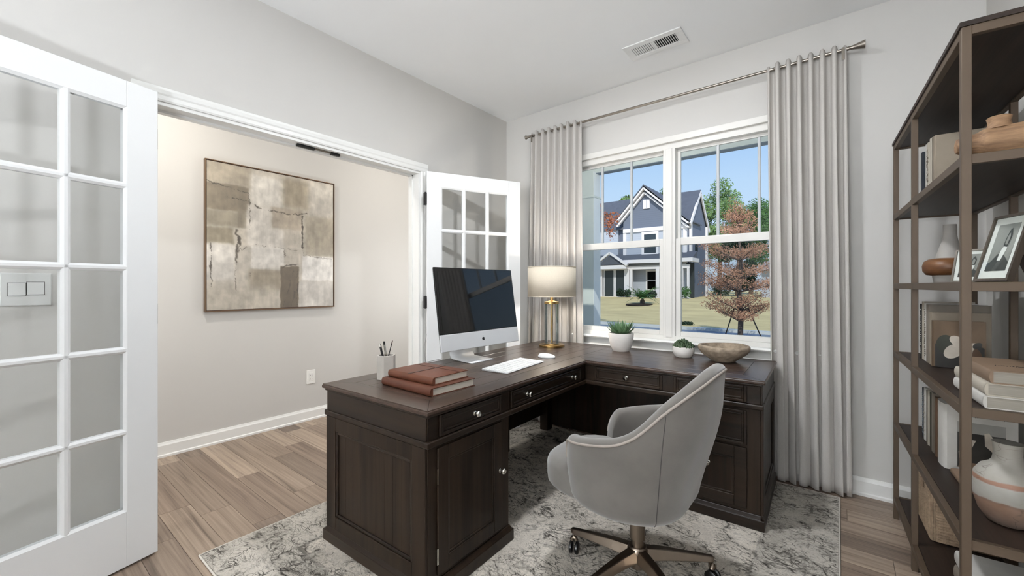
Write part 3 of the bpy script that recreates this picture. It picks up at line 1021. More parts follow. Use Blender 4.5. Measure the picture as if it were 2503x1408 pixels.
def front(name, face, a0, a1, z0, z1, lip=0.012, knobs=(), panel=False, m=None, proud=0.010):
    """drawer or door front on plane face=('x',pos) facing +x or ('y',pos) facing -y"""
    ax, pos = face
    def B(mb, u0, u1, w0, w1, d0, d1):
        if ax == 'x':
            return mb.box(pos + d0, pos + d1, u0, u1, w0, w1)
        return mb.box(u0, u1, pos - d1, pos - d0, w0, w1)
    mm = m or (M['desky'] if ax == 'x' else M['deskx'])
    fr = 0.055 if panel else 0.014
    mb = MB()
    B(mb, a0, a0 + fr, z0, z1, 0, proud)
    B(mb, a1 - fr, a1, z0, z1, 0, proud)
    B(mb, a0 + fr, a1 - fr, z0, z0 + fr, 0, proud)
    B(mb, a0 + fr, a1 - fr, z1 - fr, z1, 0, proud)
    o = mb.build(name, mm, desk, bevel=0.003, seg=2)
    f2 = fr + 0.010
    mb = MB()
    B(mb, a0 + fr, a1 - fr, z0 + fr, z1 - fr, 0, proud * 0.35)
    mb.build('panel', DZ if panel else mm, o)
    # inner bead
    mb = MB()
    bd = proud * 0.7
    B(mb, a0 + fr, a0 + f2, z0 + fr, z1 - fr, 0, bd)
    B(mb, a1 - f2, a1 - fr, z0 + fr, z1 - fr, 0, bd)
    B(mb, a0 + f2, a1 - f2, z0 + fr, z0 + f2, 0, bd)
    B(mb, a0 + f2, a1 - f2, z1 - f2, z1 - fr, 0, bd)
    mb.build('bead', mm, o, bevel=0.003)
    for (ku, kz) in knobs:
        dep = proud * (1.0 if panel else 0.35)
        c = (pos + dep, ku, kz) if ax == 'x' else (ku, pos - dep, kz)
        knob(o, c, 0 if ax == 'x' else 1)
    return o
FX = ('x', -O)
FY = ('y', O)
BM = (BZ0 + BZ1) / 2
front('drawer', FX, DY0 + 0.075, DY0 + 0.455, BZ0 + 0.004, BZ1 - 0.004, knobs=[(DY0 + 0.275, BM)])
front('drawer', FX, DY0 + 0.525, -0.045, BZ0 + 0.004, BZ1 - 0.004, knobs=[(DY0 + 0.66, BM), (-0.15, BM)])
dr = front('door', FX, DY0 + 0.065, DY0 + 0.455, 0.095, MZ0 - 0.012, knobs=[(DY0 + 0.437, 0.36)], panel=True, m=DZ)
for z in (0.17, 0.47):
    MB().box(-O, -O + 0.012, DY0 + 0.058, DY0 + 0.064, z - 0.03, z + 0.03).build('hinge', M['chrome'], dr, label='chrome hinge')
front('drawer', FY, 0.045, 0.445, BZ0 + 0.004, BZ1 - 0.004, knobs=[(0.243, BM)])
front('drawer', FY, 0.505, 0.850, BZ0 + 0.004, BZ1 - 0.004, knobs=[(0.677, BM)])
front('drawer', FY, 0.505, 0.850, 0.405, MZ0 - 0.012, panel=False, knobs=[(0.677, 0.49)], proud=0.012)
front('drawer', FY, 0.505, 0.850, 0.095, 0.392, panel=True, knobs=[(0.677, 0.285)], m=M['deskx'])
# corner posts and end panels
def endpanel(axis, pos, sgn, a0, a1, z0, z1, fr=0.075, proud=0.012):
    def B(mb, u0, u1, w0, w1, d0, d1):
        if axis == 1:
            ys = sorted((pos + sgn * d0, pos + sgn * d1))
            return mb.box(u0, u1, ys[0], ys[1], w0, w1)
        xs = sorted((pos + sgn * d0, pos + sgn * d1))
        return mb.box(xs[0], xs[1], u0, u1, w0, w1)
    mb = MB()
    B(mb, a0, a0 + fr, z0, z1, 0, proud)
    B(mb, a1 - fr, a1, z0, z1, 0, proud)
    B(mb, a0 + fr, a1 - fr, z0, z0 + fr * 0.8, 0, proud)
    B(mb, a0 + fr, a1 - fr, z1 - fr * 0.8, z1, 0, proud)
    o = mb.build('end_frame', DZ, desk, bevel=0.002)
    bd = MB()
    zA, zB = z0 + fr * 0.8, z1 - fr * 0.8
    B(bd, a0 + fr, a0 + fr + 0.014, zA, zB, 0, proud * 0.7)
    B(bd, a1 - fr - 0.014, a1 - fr, zA, zB, 0, proud * 0.7)
    B(bd, a0 + fr + 0.014, a1 - fr - 0.014, zA, zA + 0.014, 0, proud * 0.7)
    B(bd, a0 + fr + 0.014, a1 - fr - 0.014, zB - 0.014, zB, 0, proud * 0.7)
    bd.build('bead', M['deskx'], o, bevel=0.004)
    n = 9
    for i in range(n):
        u0 = a0 + fr + 0.014 + (a1 - a0 - 2 * fr - 0.028) * i / n
        u1 = a0 + fr + 0.014 + (a1 - a0 - 2 * fr - 0.028) * (i + 1) / n
        q = MB()
        B(q, u0 + 0.0003, u1 - 0.0003, zA + 0.014, zB - 0.014, 0, 0.002)
        q.build('panel_board', DZ, o)
    top = MB()
    B(top, a0, a1, BZ0, BZ1, 0, 0.008)
    top.build('end_rail', M['deskx'] if axis == 1 else M['desky'], desk, bevel=0.0015)
endpanel(1, P1[2], -1, P1[0] + 0.002, P1[1] - 0.002, 0.078, MZ0)
endpanel(0, P2[1], 1, P2[2] + 0.002, P2[3] - 0.002, 0.078, MZ0)

# ------------------------------------------------------------------ office chair
chair = thing('office_chair', 'grey velvet swivel tub chair on a dark metal five-star base, back to the bookshelf', 'chair', (-0.634, 1.608, RUGZ), R(0))
# local: chair faces -x
def sup(a, rx_f, rx_b, ry, p=2.5):
    c, s = math.cos(a), math.sin(a)
    rx = rx_b if c > 0 else rx_f
    k = (abs(c / rx) ** p + abs(s / ry) ** p) ** (-1 / p)
    return k * c, k * s
def smooth(t):
    t = max(0, min(1, t))
    return t * t * (3 - 2 * t)
kd = np.array([0, 14, 25, 41, 58, 70, 79, 90, 110, 128, 180.0])
kh = np.array([.874, .872, .864, .830, .764, .688, .648, .624, .604, .586, .584])
RIM_D = np.linspace(0, 180, 361)
RIM_H = np.convolve(np.pad(np.interp(RIM_D, kd, kh), 12, mode='edge'), np.ones(25) / 25, 'valid')
def rim(a):
    """rim height above the floor by angle from the back (0) to the front (pi)"""
    d = math.degrees(abs((a + PI) % (2 * PI) - PI))
    frt = 0.375
    h = float(np.interp(d, RIM_D, RIM_H))
    if d > 128:
        q = min(1.0, (d - 128) / 15.0)
        h = frt + (h - frt) * (1 - q ** 2.6) ** (1 / 2.6)
    return h
ZB = 0.326
def shell_pt(a, t, off=0.0, zadd=0.0):
    """t 0..1 from the underside centre to the rim"""
    top = rim(a)
    k = 0.42
    if t < k:
        q = t / k
        rr = math.sin(q * PI / 2) ** 0.58
        z = ZB + 0.060 * (1 - math.cos(q * PI / 2)) ** 1.3
    else:
        q = (t - k) / (1 - k)
        rr = 1.0
        z = ZB + 0.060 + max(0.0, top - ZB - 0.060) * q
    lean = max(0.0, z - 0.40)
    bx, by = sup(a, 0.262 - off, 0.262 - off, 0.288 - off, 2.7)
    cosb = max(0.0, math.cos(a))
    sideways = 0.945 + 0.055 * smooth((z - ZB) / 0.16)
    rear = 0.72 + 0.28 * smooth((z - ZB) / 0.46 + 0.06)
    w = sideways * (1 - cosb) + rear * cosb
    x = bx * rr * w + 0.07 * lean * cosb + 0.015
    yv = by * rr * w * (1 - 0.14 * smooth((z - 0.60) / 0.27))
    return (x, yv, z + zadd)
ang2 = [2 * PI * i / 96 for i in range(96)]
for s_ in (1, -1):
    ang2 += [(s_ * R(126.5 + k * 0.83)) % (2 * PI) for k in range(21)]
ang2 = sorted(set(round(a, 5) for a in ang2))
na = len(ang2)
TH = 0.046
ring = []
NT_ = 26
for j in range(NT_):
    ring.append([shell_pt(a, max(0.02, j / (NT_ - 1))) for a in ang2])
for k in range(1, 8):                                    # rounded rim
    c = PI * k / 8
    ring.append([shell_pt(a, 1.0, TH * (1 - math.cos(c)) / 2, 0.55 * TH * math.sin(c) * 0.75) for a in ang2])
for j in range(10):                                      # inner face down to the seat
    ring.append([shell_pt(a, 1.0 - 0.52 * j / 9, TH) for a in ang2])
vv = [p for r_ in ring for p in r_]
ff = []
for j in range(len(ring) - 1):
    for i in range(na):
        ff.append((j * na + i, j * na + (i + 1) % na, (j + 1) * na + (i + 1) % na, (j + 1) * na + i))
ff.append(tuple(range(na))[::-1])
MB().add(vv, ff).build('shell', M['velvet'], chair, smooth=70)
order = [a for a in ang2 if a > PI and abs((a + PI) % (2 * PI) - PI) < R(142)] + [a for a in ang2 if a <= PI and a < R(142)]
for off, zz_ in ((0.0, -0.002),):
    pp = [shell_pt(a, 1.0, off, zz_) for a in order]
    MB().tube([(p[0] * 1.004, p[1] * 1.004, p[2]) for p in pp], 0.0046, 8).build('piping', M['piping'], chair, smooth=60)
for s_ in (1, -1):
    sm = [shell_pt(R(58) * s_, 0.10 + 0.88 * k / 20) for k in range(21)]
    MB().tube([(p[0] * 1.001, p[1] * 1.001, p[2]) for p in sm], 0.0014, 6).build('seam', M['seam'], chair, smooth=60)
# seat cushion
def cush(u, v):
    a = 2 * PI * u
    ph = -PI / 2 + PI * v
    r = abs(math.cos(ph)) ** 0.24
    z = math.copysign(abs(math.sin(ph)) ** 0.42, math.sin(ph))
    px, py = sup(a, 0.340, 0.190, 0.222, 3.2)
    crown = 0.02 * (1 - r) if z > 0 else 0
    return (px * r - 0.025, py * r, 0.408 + 0.070 * z + crown)
MB().grid(cush, 64, 22, True).build('seat_cushion', M['velvet'], chair, smooth=80)
# column, base, casters
MB().lathe([(0.020, 0.05), (0.024, 0.052), (0.024, 0.165), (0.030, 0.168), (0.030, 0.295), (0.040, 0.300), (0.040, 0.320)], 24).build('gas_column', M['gunmetal'], chair, smooth=40)
MB().box(-0.10, 0.10, -0.075, 0.075, 0.306, 0.324).build('seat_plate', M['gunmetal'], chair, bevel=0.003)
MB().lathe([(0.036, 0.085), (0.040, 0.095), (0.040, 0.130), (0.033, 0.140)], 24).build('hub', M['gunmetal'], chair, smooth=40)
b0 = math.atan2(1.889 - 1.608, -0.728 + 0.634)
for k in range(5):
    a = b0 + 2 * PI * k / 5
    dx, dy = math.cos(a), math.sin(a)
    nx, ny = -dy, dx
    vs2 = []
    prof = [(0.028, 0.030, 0.090, 0.135), (0.10, 0.027, 0.092, 0.130), (0.20, 0.021, 0.088, 0.116), (0.285, 0.016, 0.082, 0.104), (0.300, 0.012, 0.083, 0.101)]
    for (rd, w, zl, zh) in prof:
        for (sw_, z) in ((-1, zl), (1, zl), (0.55, zh), (-0.55, zh)):
            vs2.append((dx * rd + nx * w * sw_, dy * rd + ny * w * sw_, z))
    fs2 = []
    for i in range(len(prof) - 1):
        for q in range(4):
            fs2.append((i * 4 + q, i * 4 + (q + 1) % 4, (i + 1) * 4 + (q + 1) % 4, (i + 1) * 4 + q))
    fs2 += [(3, 2, 1, 0), tuple(len(prof) * 4 - 4 + q for q in range(4))]
    arm = MB().add(vs2, fs2).build('base_arm', M['gunmetal'], chair, bevel=0.004, seg=3)
    cx, cy = dx * 0.285, dy * 0.285
    ca_ = a + R(40 + 67 * k)
    ax_, ay_ = math.cos(ca_), math.sin(ca_)
    wx, wy = cx + ax_ * 0.012, cy + ay_ * 0.012
    cs = MB().tube([(cx, cy, 0.086), (cx, cy, 0.058)], 0.006, 10)
    cs.tube([(wx - ay_ * 0.010 * q, wy + ax_ * 0.010 * q, 0.050 + 0.022 * math.cos(q * 1.2)) for q in (-1.0, -0.5, 0, 0.5, 1.0)], 0.010, 8)
    cs.build('caster_fork', M['gunmetal'], arm, smooth=50)
    for s in (-1, 1):
        cxx, cyy = wx - ay_ * 0.013 * s, wy + ax_ * 0.013 * s
        wh = MB()
        ring = []
        n = 24
        nrm = Vector((-ay_, ax_, 0))
        tx = Vector((ax_, ay_, 0))
        for (r_, o_) in ((0.004, -0.008), (0.020, -0.008), (0.026, -0.004), (0.026, 0.004), (0.020, 0.008), (0.004, 0.008)):
            for q in range(n):
                t_ = 2 * PI * q / n
                p = Vector((cxx, cyy, 0.0262)) + nrm * o_ + tx * (r_ * math.cos(t_)) + Vector((0, 0, r_ * math.sin(t_)))
                ring.append(tuple(p))
        fw_ = []
        for i in range(5):
            for q in range(n):
                fw_.append((i * n + q, i * n + (q + 1) % n, (i + 1) * n + (q + 1) % n, (i + 1) * n + q))
        fw_ += [tuple(range(n))[::-1], tuple(5 * n + q for q in range(n))]
        wh.add(ring, fw_)
        wh.build('caster_wheel', M['black_plastic'], arm, smooth=40)

# ------------------------------------------------------------------ desktop computer, keyboard, mouse
pcx = thing('desktop_computer', 'silver all-in-one computer with a black screen on the desk', 'computer', (-1.775, 1.835, TZ), R(-2))
TL = R(8.5)
def tilt(x, yv, z, piv=(0.0, 0.30)):
    """screen plane facing +x, leaning back"""
    dz = z - piv[1]
    dx = x - piv[0]
    return (piv[0] + dx * math.cos(TL) - dz * math.sin(TL), yv, piv[1] + dz * math.cos(TL) + dx * math.sin(TL))
def tbox(x0, x1, y0, y1, z0, z1):
    v = [tilt(x, yv, z) for z in (z0, z1) for yv in (y0, y1) for x in (x0, x1)]
    return MB().add(v, [(0, 2, 3, 1), (4, 5, 7, 6), (0, 1, 5, 4), (2, 6, 7, 3), (0, 4, 6, 2), (1, 3, 7, 5)])
XS = 0.075
hw = 0.327
tbox(XS - 0.004, XS + 0.006, -hw, hw, 0.078, 0.172).build('chin', M['alu'], pcx, bevel=0.004, seg=3)
tbox(XS - 0.004, XS + 0.006, -hw, hw, 0.1725, 0.548).build('screen_bezel', M['bezel'], pcx, bevel=0.004, seg=3)
tbox(XS + 0.0062, XS + 0.0068, -hw + 0.022, hw - 0.022, 0.190, 0.526).build('screen', M['screen'], pcx)
bk = MB()
def backs(u, v):
    yv = -hw + 2 * hw * u
    z = 0.08 + 0.466 * v
    b = (max(0, 1 - (2 * u - 1) ** 4) * max(0, 1 - (2 * v - 1) ** 4)) ** 0.6
    return tilt(XS - 0.004 - 0.042 * b, yv, z)
bk.grid(backs, 24, 20).build('back_shell', M['alu'], pcx, smooth=60)
# neck and foot: one bent sheet
path = [(-0.070, 0.285), (-0.085, 0.20), (-0.092, 0.10), (-0.088, 0.03), (-0.070, 0.010), (-0.03, 0.0065), (0.105, 0.0025)]
vs3 = []
for (x, z) in path:
    w = 0.095
    vs3 += [(x, -w, z), (x, w, z)]
fs3 = [(2 * i, 2 * i + 1, 2 * i + 3, 2 * i + 2) for i in range(len(path) - 1)]
st = MB().add(vs3, fs3).build('stand', M['alu'], pcx, smooth=60)
md = st.modifiers.new('thick', 'SOLIDIFY')
md.thickness = 0.005
md.offset = 0
MB().tube([tilt(XS - 0.03, 0, 0.30), (-0.072, 0, 0.285)], 0.018, 12).build('stand_joint', M['alu'], pcx)
# emblem on the chin: a bitten apple with a leaf
pts = []
for k in range(40):
    a = 2 * PI * k / 40
    r = 0.0105 * (1 + 0.06 * math.cos(2 * a)) * (1 - 0.16 * max(0, math.sin(a)) ** 8 - 0.10 * max(0, -math.sin(a)) ** 10)
    x, z = r * math.cos(a), r * math.sin(a)
    d = math.hypot(x - 0.0125, z - 0.001)
    if d < 0.0062:
        x, z = 0.0125 + (x - 0.0125) / d * 0.0062, 0.001 + (z - 0.001) / d * 0.0062
    pts.append((x, z))
lg = MB()
n = len(pts)
lg.add([tilt(XS + 0.0064, p[0], 0.125 + p[1]) for p in pts] + [tilt(XS + 0.0069, p[0], 0.125 + p[1]) for p in pts],
       [tuple(range(n, 2 * n))] + [(i, (i + 1) % n, n + (i + 1) % n, n + i) for i in range(n)])
lf = [(0.000, 0.0112), (0.0005, 0.0145), (0.004, 0.0175), (0.0038, 0.0138)]
lg.add([tilt(XS + 0.0069, p[0], 0.125 + p[1]) for p in lf], [(0, 1, 2, 3)])
lg.build('logo', M['logo'], pcx, label='small black apple emblem')
MB().tube([(-0.05, -0.30, 0.18), (-0.07, -0.305, 0.10), (-0.075, -0.29, 0.03), (-0.12, -0.25, 0.004), (-0.145, -0.1, 0.004)], 0.002, 6).build('power_cord', M['alu'], pcx, smooth=60)

kb = thing('keyboard', 'slim white wireless keyboard on the desk before the computer', 'keyboard', (-1.438, 1.838, TZ), R(6.0))
KL, KD = 0.20, 0.082
def wedge(x):
    return 0.0035 + 0.006 * (KD - x) / (2 * KD) + 0.002
MB().prism([(KD, 0.001), (KD, wedge(KD)), (-KD, wedge(-KD)), (-KD, 0.001)], 1, -KL, KL).build('keyboard_body', M['alu'], kb, bevel=0.0015)
MB().lathe([(0.0065, -KL + 0.004), (0.0065, KL - 0.004)], 12, (-KD + 0.004, 0, 0.0068), 1).build('battery_tube', M['alu'], kb, smooth=40)
kmesh = {}
def key(cx, cy, wx, wy):
    if (wx, wy) not in kmesh:
        kmesh[(wx, wy)] = MB().prism([(-wx / 2, -wy / 2), (wx / 2, -wy / 2), (wx / 2, wy / 2), (-wx / 2, wy / 2)], 2, 0, 0.0025).mesh('key', M['key'])
    o = bpy.data.objects.new('key', kmesh[(wx, wy)])
    C.objects.link(o)
    o.parent = kb
    o.location = (cx, cy, wedge(cx))
    o.rotation_euler = (0, math.atan2(0.006, 2 * KD), 0)
p_ = (2 * KL - 0.016) / 21
for r_ in range(5):
    cx = -KD + 0.026 + r_ * 0.0295
    for c_ in range(21):
        if c_ in (15,):
            continue
        if r_ == 4 and 4 <= c_ <= 9:
            if c_ == 6:
                key(cx, -KL + 0.008 + (c_ + 1.0) * p_, 0.0255, p_ * 6 - 0.003)
            continue
        key(cx, -KL + 0.008 + (c_ + 0.5) * p_, 0.0255, p_ - 0.003)

def mouse_pt(u, v):
    a = 2 * PI * u
    ph = PI / 2 * v
    x, yv = sup(a, 0.056, 0.056, 0.033, 2.6)
    r = math.cos(ph) ** 0.6
    return (x * r, yv * r, 0.004 + 0.021 * math.sin(ph) ** 0.9 * (1 - 0.25 * (x * r / 0.056)))
mo = thing('computer_mouse', 'white wireless mouse beside the keyboard on the desk', 'mouse', (-1.452, 2.185, TZ), R(12))
MB().grid(mouse_pt, 40, 14, True).build('top_shell', M['key'], mo, smooth=80)
MB().prism([sup(2 * PI * k / 32, 0.054, 0.054, 0.031, 2.6) for k in range(32)], 2, 0.0005, 0.006).build('base', M['alu'], mo)

# ------------------------------------------------------------------ table lamp
tl = thing('table_lamp', 'table lamp with cream drum shade, clear glass column and brass base, before the left curtain', 'lamp', (-1.693, 2.615, TZ))
MB().lathe([(0.094, 0), (0.096, 0.002), (0.096, 0.014), (0.092, 0.017), (0.060, 0.018), (0.058, 0.024), (0.03, 0.026)], 40).build('base', M['brass'], tl, smooth=35)
MB().lathe([(0.0095, 0.02), (0.0095, 0.33)], 16).build('stem', M['brass'], tl, smooth=40)
MB().lathe([(0.053, 0.026), (0.053, 0.318), (0.047, 0.318), (0.047, 0.026), (0.053, 0.026)], 40, cap=False).build('glass_column', M['lamp_glass'], tl, smooth=40)
MB().lathe([(0.03, 0.316), (0.056, 0.318), (0.056, 0.334), (0.03, 0.338), (0.012, 0.345), (0.012, 0.385), (0.016, 0.386), (0.016, 0.42)], 32).build('collar', M['brass'], tl, smooth=35)
MB().lathe([(0.019, 0.42), (0.028, 0.46), (0.030, 0.49), (0.020, 0.52), (0.001, 0.528)], 20).build('bulb', emit('lit_lamp_bulb', (255, 248, 238), TABLE), tl, smooth=60)
shp = [(0.180, 0.372), (0.180, 0.595)]
shd = MB().lathe(shp, 64, cap=False).build('lamp_shade', M['shade'], tl, smooth=40)
md = shd.modifiers.new('thick', 'SOLIDIFY')
md.thickness = 0.002
mb = MB()
for z in (0.374, 0.593):
    mb.tube([(0.180 * math.cos(2 * PI * k / 64), 0.180 * math.sin(2 * PI * k / 64), z) for k in range(64)], 0.0028, 6, True)
mb.build('shade_trim', M['shade'], tl, smooth=60)
mb = MB()
for k in range(3):
    a = 2 * PI * k / 3
    mb.tube([(0.012 * math.cos(a), 0.012 * math.sin(a), 0.40), (0.178 * math.cos(a), 0.178 * math.sin(a), 0.378)], 0.0016, 6)
mb.build('shade_spider', M['brass'], tl)

# ------------------------------------------------------------------ notebooks, pens
def notebook(name, label, loc, rz, L, W, T, m, strap=False):
    """spine along -y side; L along x, W along y"""
    t_ = thing(name, label, 'notebook', loc, rz)
    sp = []
    for k in range(9):
        a = PI / 2 + PI * k / 8
        sp.append((-W / 2 + 0.006 + 0.010 * math.cos(a) , T / 2 + (T / 2) * math.sin(a)))
    prof = [(W / 2, 0), (W / 2, 0.003), (-W / 2 + 0.012, 0.003), (-W / 2 + 0.012, T - 0.003), (W / 2, T - 0.003), (W / 2, T)] + sp
    MB().prism(prof, 0, -L / 2, L / 2).build('cover', m, t_, smooth=35)
    MB().box(-L / 2 + 0.006, L / 2 - 0.006, -W / 2 + 0.012, W / 2 - 0.005, 0.003, T - 0.003).build('pages', M['paper'], t_)
    if strap:
        mb = MB()
        x = L * 0.5 - 0.10
        mb.box(-L / 2, L / 2, 0.052, 0.056, T, T + 0.0012)
        mb.box(-0.01, 0.0, -W / 2 - 0.004, W / 2 + 0.003, T, T + 0.0014).box(-0.01, 0.0, W / 2, W / 2 + 0.003, 0, T)
        mb.build('strap', M['strap'], t_)
    return t_
# long spine faces the camera side (local -x for the upper crop): spine along y
n1 = notebook('notebook', 'large brown leather notebook lying under the smaller strapped one', (-1.475, 1.245, TZ), R(-1.0), 0.345, 0.255, 0.034, M['leather2'])
n2 = notebook('notebook', 'smaller tan leather notebook with a strap on top of the larger one', (-1.490, 1.258, TZ + 0.0345), R(1.5), 0.300, 0.215, 0.032, M['leather'], True)

cup = thing('pen_cup', 'grey concrete hexagonal pen cup at the end of the desk', 'cup', (-1.738, 1.203, TZ), R(12))
hx = [(0.046 * math.cos(PI / 3 * k), 0.046 * math.sin(PI / 3 * k)) for k in range(6)]
hi = [(0.036 * math.cos(PI / 3 * k), 0.036 * math.sin(PI / 3 * k)) for k in range(6)]
vs4 = [(*p, 0) for p in hx] + [(*p, 0.116) for p in hx] + [(*p, 0.116) for p in hi] + [(*p, 0.010) for p in hi]
fs4 = [tuple(range(6))[::-1]] + [(i + 6 * j, (i + 1) % 6 + 6 * j, (i + 1) % 6 + 6 * (j + 1), i + 6 * (j + 1)) for j in range(3) for i in range(6)] + [tuple(18 + i for i in range(6))]
MB().add(vs4, fs4).build('cup_body', M['concrete'], cup, bevel=0.0015)
def pen(label, base, top, r, m, tip):
    base, top = Vector(base), Vector(top)
    t_ = thing('pen', label, 'pen', base, 0, 'pens in the concrete cup')
    d = top - base
    MB().tube([Vector((0, 0, 0)), d * 0.12, d * 0.9], [r * 0.35, r, r], 10).build('barrel', m, t_, smooth=40)
    MB().tube([d * 0.9, d * 0.985, d], [r, r, r * 0.5], 10).build('cap', tip, t_, smooth=40)
c0 = Vector((-1.738, 1.203, TZ + 0.014))
pen('thick black pen in the concrete cup, leftmost of the pens', c0 + Vector((0.012, -0.002, 0)), c0 + Vector((-0.025, -0.020, 0.158)), 0.0055, M['black_plastic'], M['chrome'])
pen('silver pen standing upright beside the thick black pen in the cup', c0 + Vector((0.004, 0.012, 0)), c0 + Vector((-0.014, -0.004, 0.168)), 0.005, M['chrome'], M['black_plastic'])
pen('thin dark pencil leaning to the right in the concrete cup', c0 + Vector((-0.012, -0.008, 0)), c0 + Vector((0.020, 0.022, 0.172)), 0.0024, M['black_plastic'], M['strap'])

# ------------------------------------------------------------------ succulents and bowl on the return
def leafmesh(L, W, curl, name='leaf'):
    """thick pointed leaf rising from the origin along +x, curling up"""
    mb = MB()
    n, k = 9, 6
    vs_, fs_ = [], []
    for i in range(n):
        t_ = i / (n - 1)
        x = L * t_ * math.cos(curl * t_ * 0.6)
        z = L * t_ * math.sin(curl * t_ * 0.6)
        w = W * (math.sin(PI * min(1, t_ * 0.55 + 0.28))) * (1 - t_ ** 3) + 0.0006
        th = w * 0.38
        for q in range(k):
            a = 2 * PI * q / k
            vs_.append((x - th * math.sin(a) * 0.2, w * math.cos(a), z + th * math.sin(a) + abs(math.cos(a)) * w * 0.25))
    for i in range(n - 1):
        for q in range(k):
            fs_.append((i * k + q, i * k + (q + 1) % k, (i + 1) * k + (q + 1) % k, (i + 1) * k + q))
    fs_ += [tuple(range(k))[::-1], tuple((n - 1) * k + q for q in range(k))]
    return mb.add(vs_, fs_).mesh(name, M['leaf'], 60)
p1 = thing('potted_succulent', 'spiky green agave in a tall white textured pot by the window mullion', 'plant', (-1.197, 2.735, TZ))
PR = [(0.052, 0), (0.056, 0.004), (0.072, 0.035), (0.082, 0.075), (0.086, 0.118), (0.085, 0.126), (0.079, 0.126), (0.077, 0.112)]
MB().lathe(PR + [(0.01, 0.108)], 40).build('pot', M['ceramic'], p1, smooth=45)
MB().lathe([(0.077, 0.106), (0.07, 0.113), (0.001, 0.117)], 24, cap=False).build('soil', M['soil'], p1, smooth=60)
lm = [leafmesh(0.122, 0.0135, 1.0), leafmesh(0.125, 0.0140, 0.6), leafmesh(0.10, 0.012, 0.35)]
rg = random.Random(4)
for ring, (cnt, tiltdeg, which) in enumerate(((14, 6, 0), (12, 26, 1), (9, 48, 2), (5, 72, 2))):
    for k in range(cnt):
        o = bpy.data.objects.new('leaf', lm[which])
        C.objects.link(o)
        o.parent = p1
        a = 2 * PI * (k + 0.5 * ring) / cnt + rg.uniform(-0.12, 0.12)
        o.rotation_euler = (0, -R(tiltdeg + rg.uniform(-5, 5)), a)
        o.location = (0.012 * math.cos(a), 0.012 * math.sin(a), 0.118)
        s_ = rg.uniform(0.86, 1.04)
        o.scale = (s_, s_, s_)
p2 = thing('potted_succulent', 'low bushy dark succulent in a small round white pot beside the stone bowl', 'plant', (-0.782, 2.748, TZ))
MB().lathe([(0.044, 0), (0.050, 0.004), (0.063, 0.025), (0.066, 0.048), (0.063, 0.066), (0.059, 0.067), (0.057, 0.058), (0.01, 0.055)], 36).build('pot', M['ceramic'], p2, smooth=45)
MB().lathe([(0.057, 0.054), (0.04, 0.060), (0.001, 0.064)], 24, cap=False).build('soil', M['soil'], p2, smooth=60)
mb = MB()
for k in range(150):
    a = rg.uniform(0, 2 * PI)
    rr = 0.060 * math.sqrt(rg.random())
    bx, by = rr * math.cos(a), rr * math.sin(a)
    hgt = 0.058 + 0.050 * (1 - (rr / 0.068) ** 2) * rg.uniform(0.6, 1.05)
    mb.ball((bx, by, hgt), 0.0085, 5, (rg.uniform(.6, 1), rg.uniform(.6, 1), rg.uniform(.8, 1.3)))
mb.build('leaves', M['leaf_dark'], p2, smooth=60, kind='stuff')
mb = MB()
for k in range(26):
    a = rg.uniform(0, 2 * PI)
    rr = 0.045 * math.sqrt(rg.random())
    mb.tube([(rr * math.cos(a) * 0.6, rr * math.sin(a) * 0.6, 0.056), (rr * math.cos(a), rr * math.sin(a), 0.098)], 0.003, 5)
mb.build('stems', M['leaf_dark'], p2, kind='stuff')

bowl = thing('stone_bowl', 'wide rough stone bowl on the window end of the desk', 'bowl', (-0.553, 2.745, TZ))
def bowlp(u, v):
    prof = [(0.058, 0.0), (0.062, 0.001), (0.085, 0.018), (0.122, 0.045), (0.140, 0.070), (0.142, 0.086), (0.136, 0.096), (0.127, 0.096), (0.126, 0.088), (0.118, 0.062), (0.085, 0.034), (0.04, 0.022), (0.001, 0.020)]
    q = v * (len(prof) - 1)
    i = min(int(q), len(prof) - 2)
    f = q - i
    r = prof[i][0] * (1 - f) + prof[i + 1][0] * f
    z = prof[i][1] * (1 - f) + prof[i + 1][1] * f
    a = 2 * PI * u
    w = 1 + 0.02 * math.sin(3 * a + 1) + 0.012 * math.sin(7 * a)
    return (r * math.cos(a) * w, r * math.sin(a) * w, z * (1 + 0.04 * math.sin(2 * a)))
MB().grid(bowlp, 56, 40, True).add([(0.058 * math.cos(2 * PI * k / 24), 0.058 * math.sin(2 * PI * k / 24), 0.0) for k in range(24)], [tuple(range(24))[::-1]]).build('bowl_body', M['stone'], bowl, smooth=60)

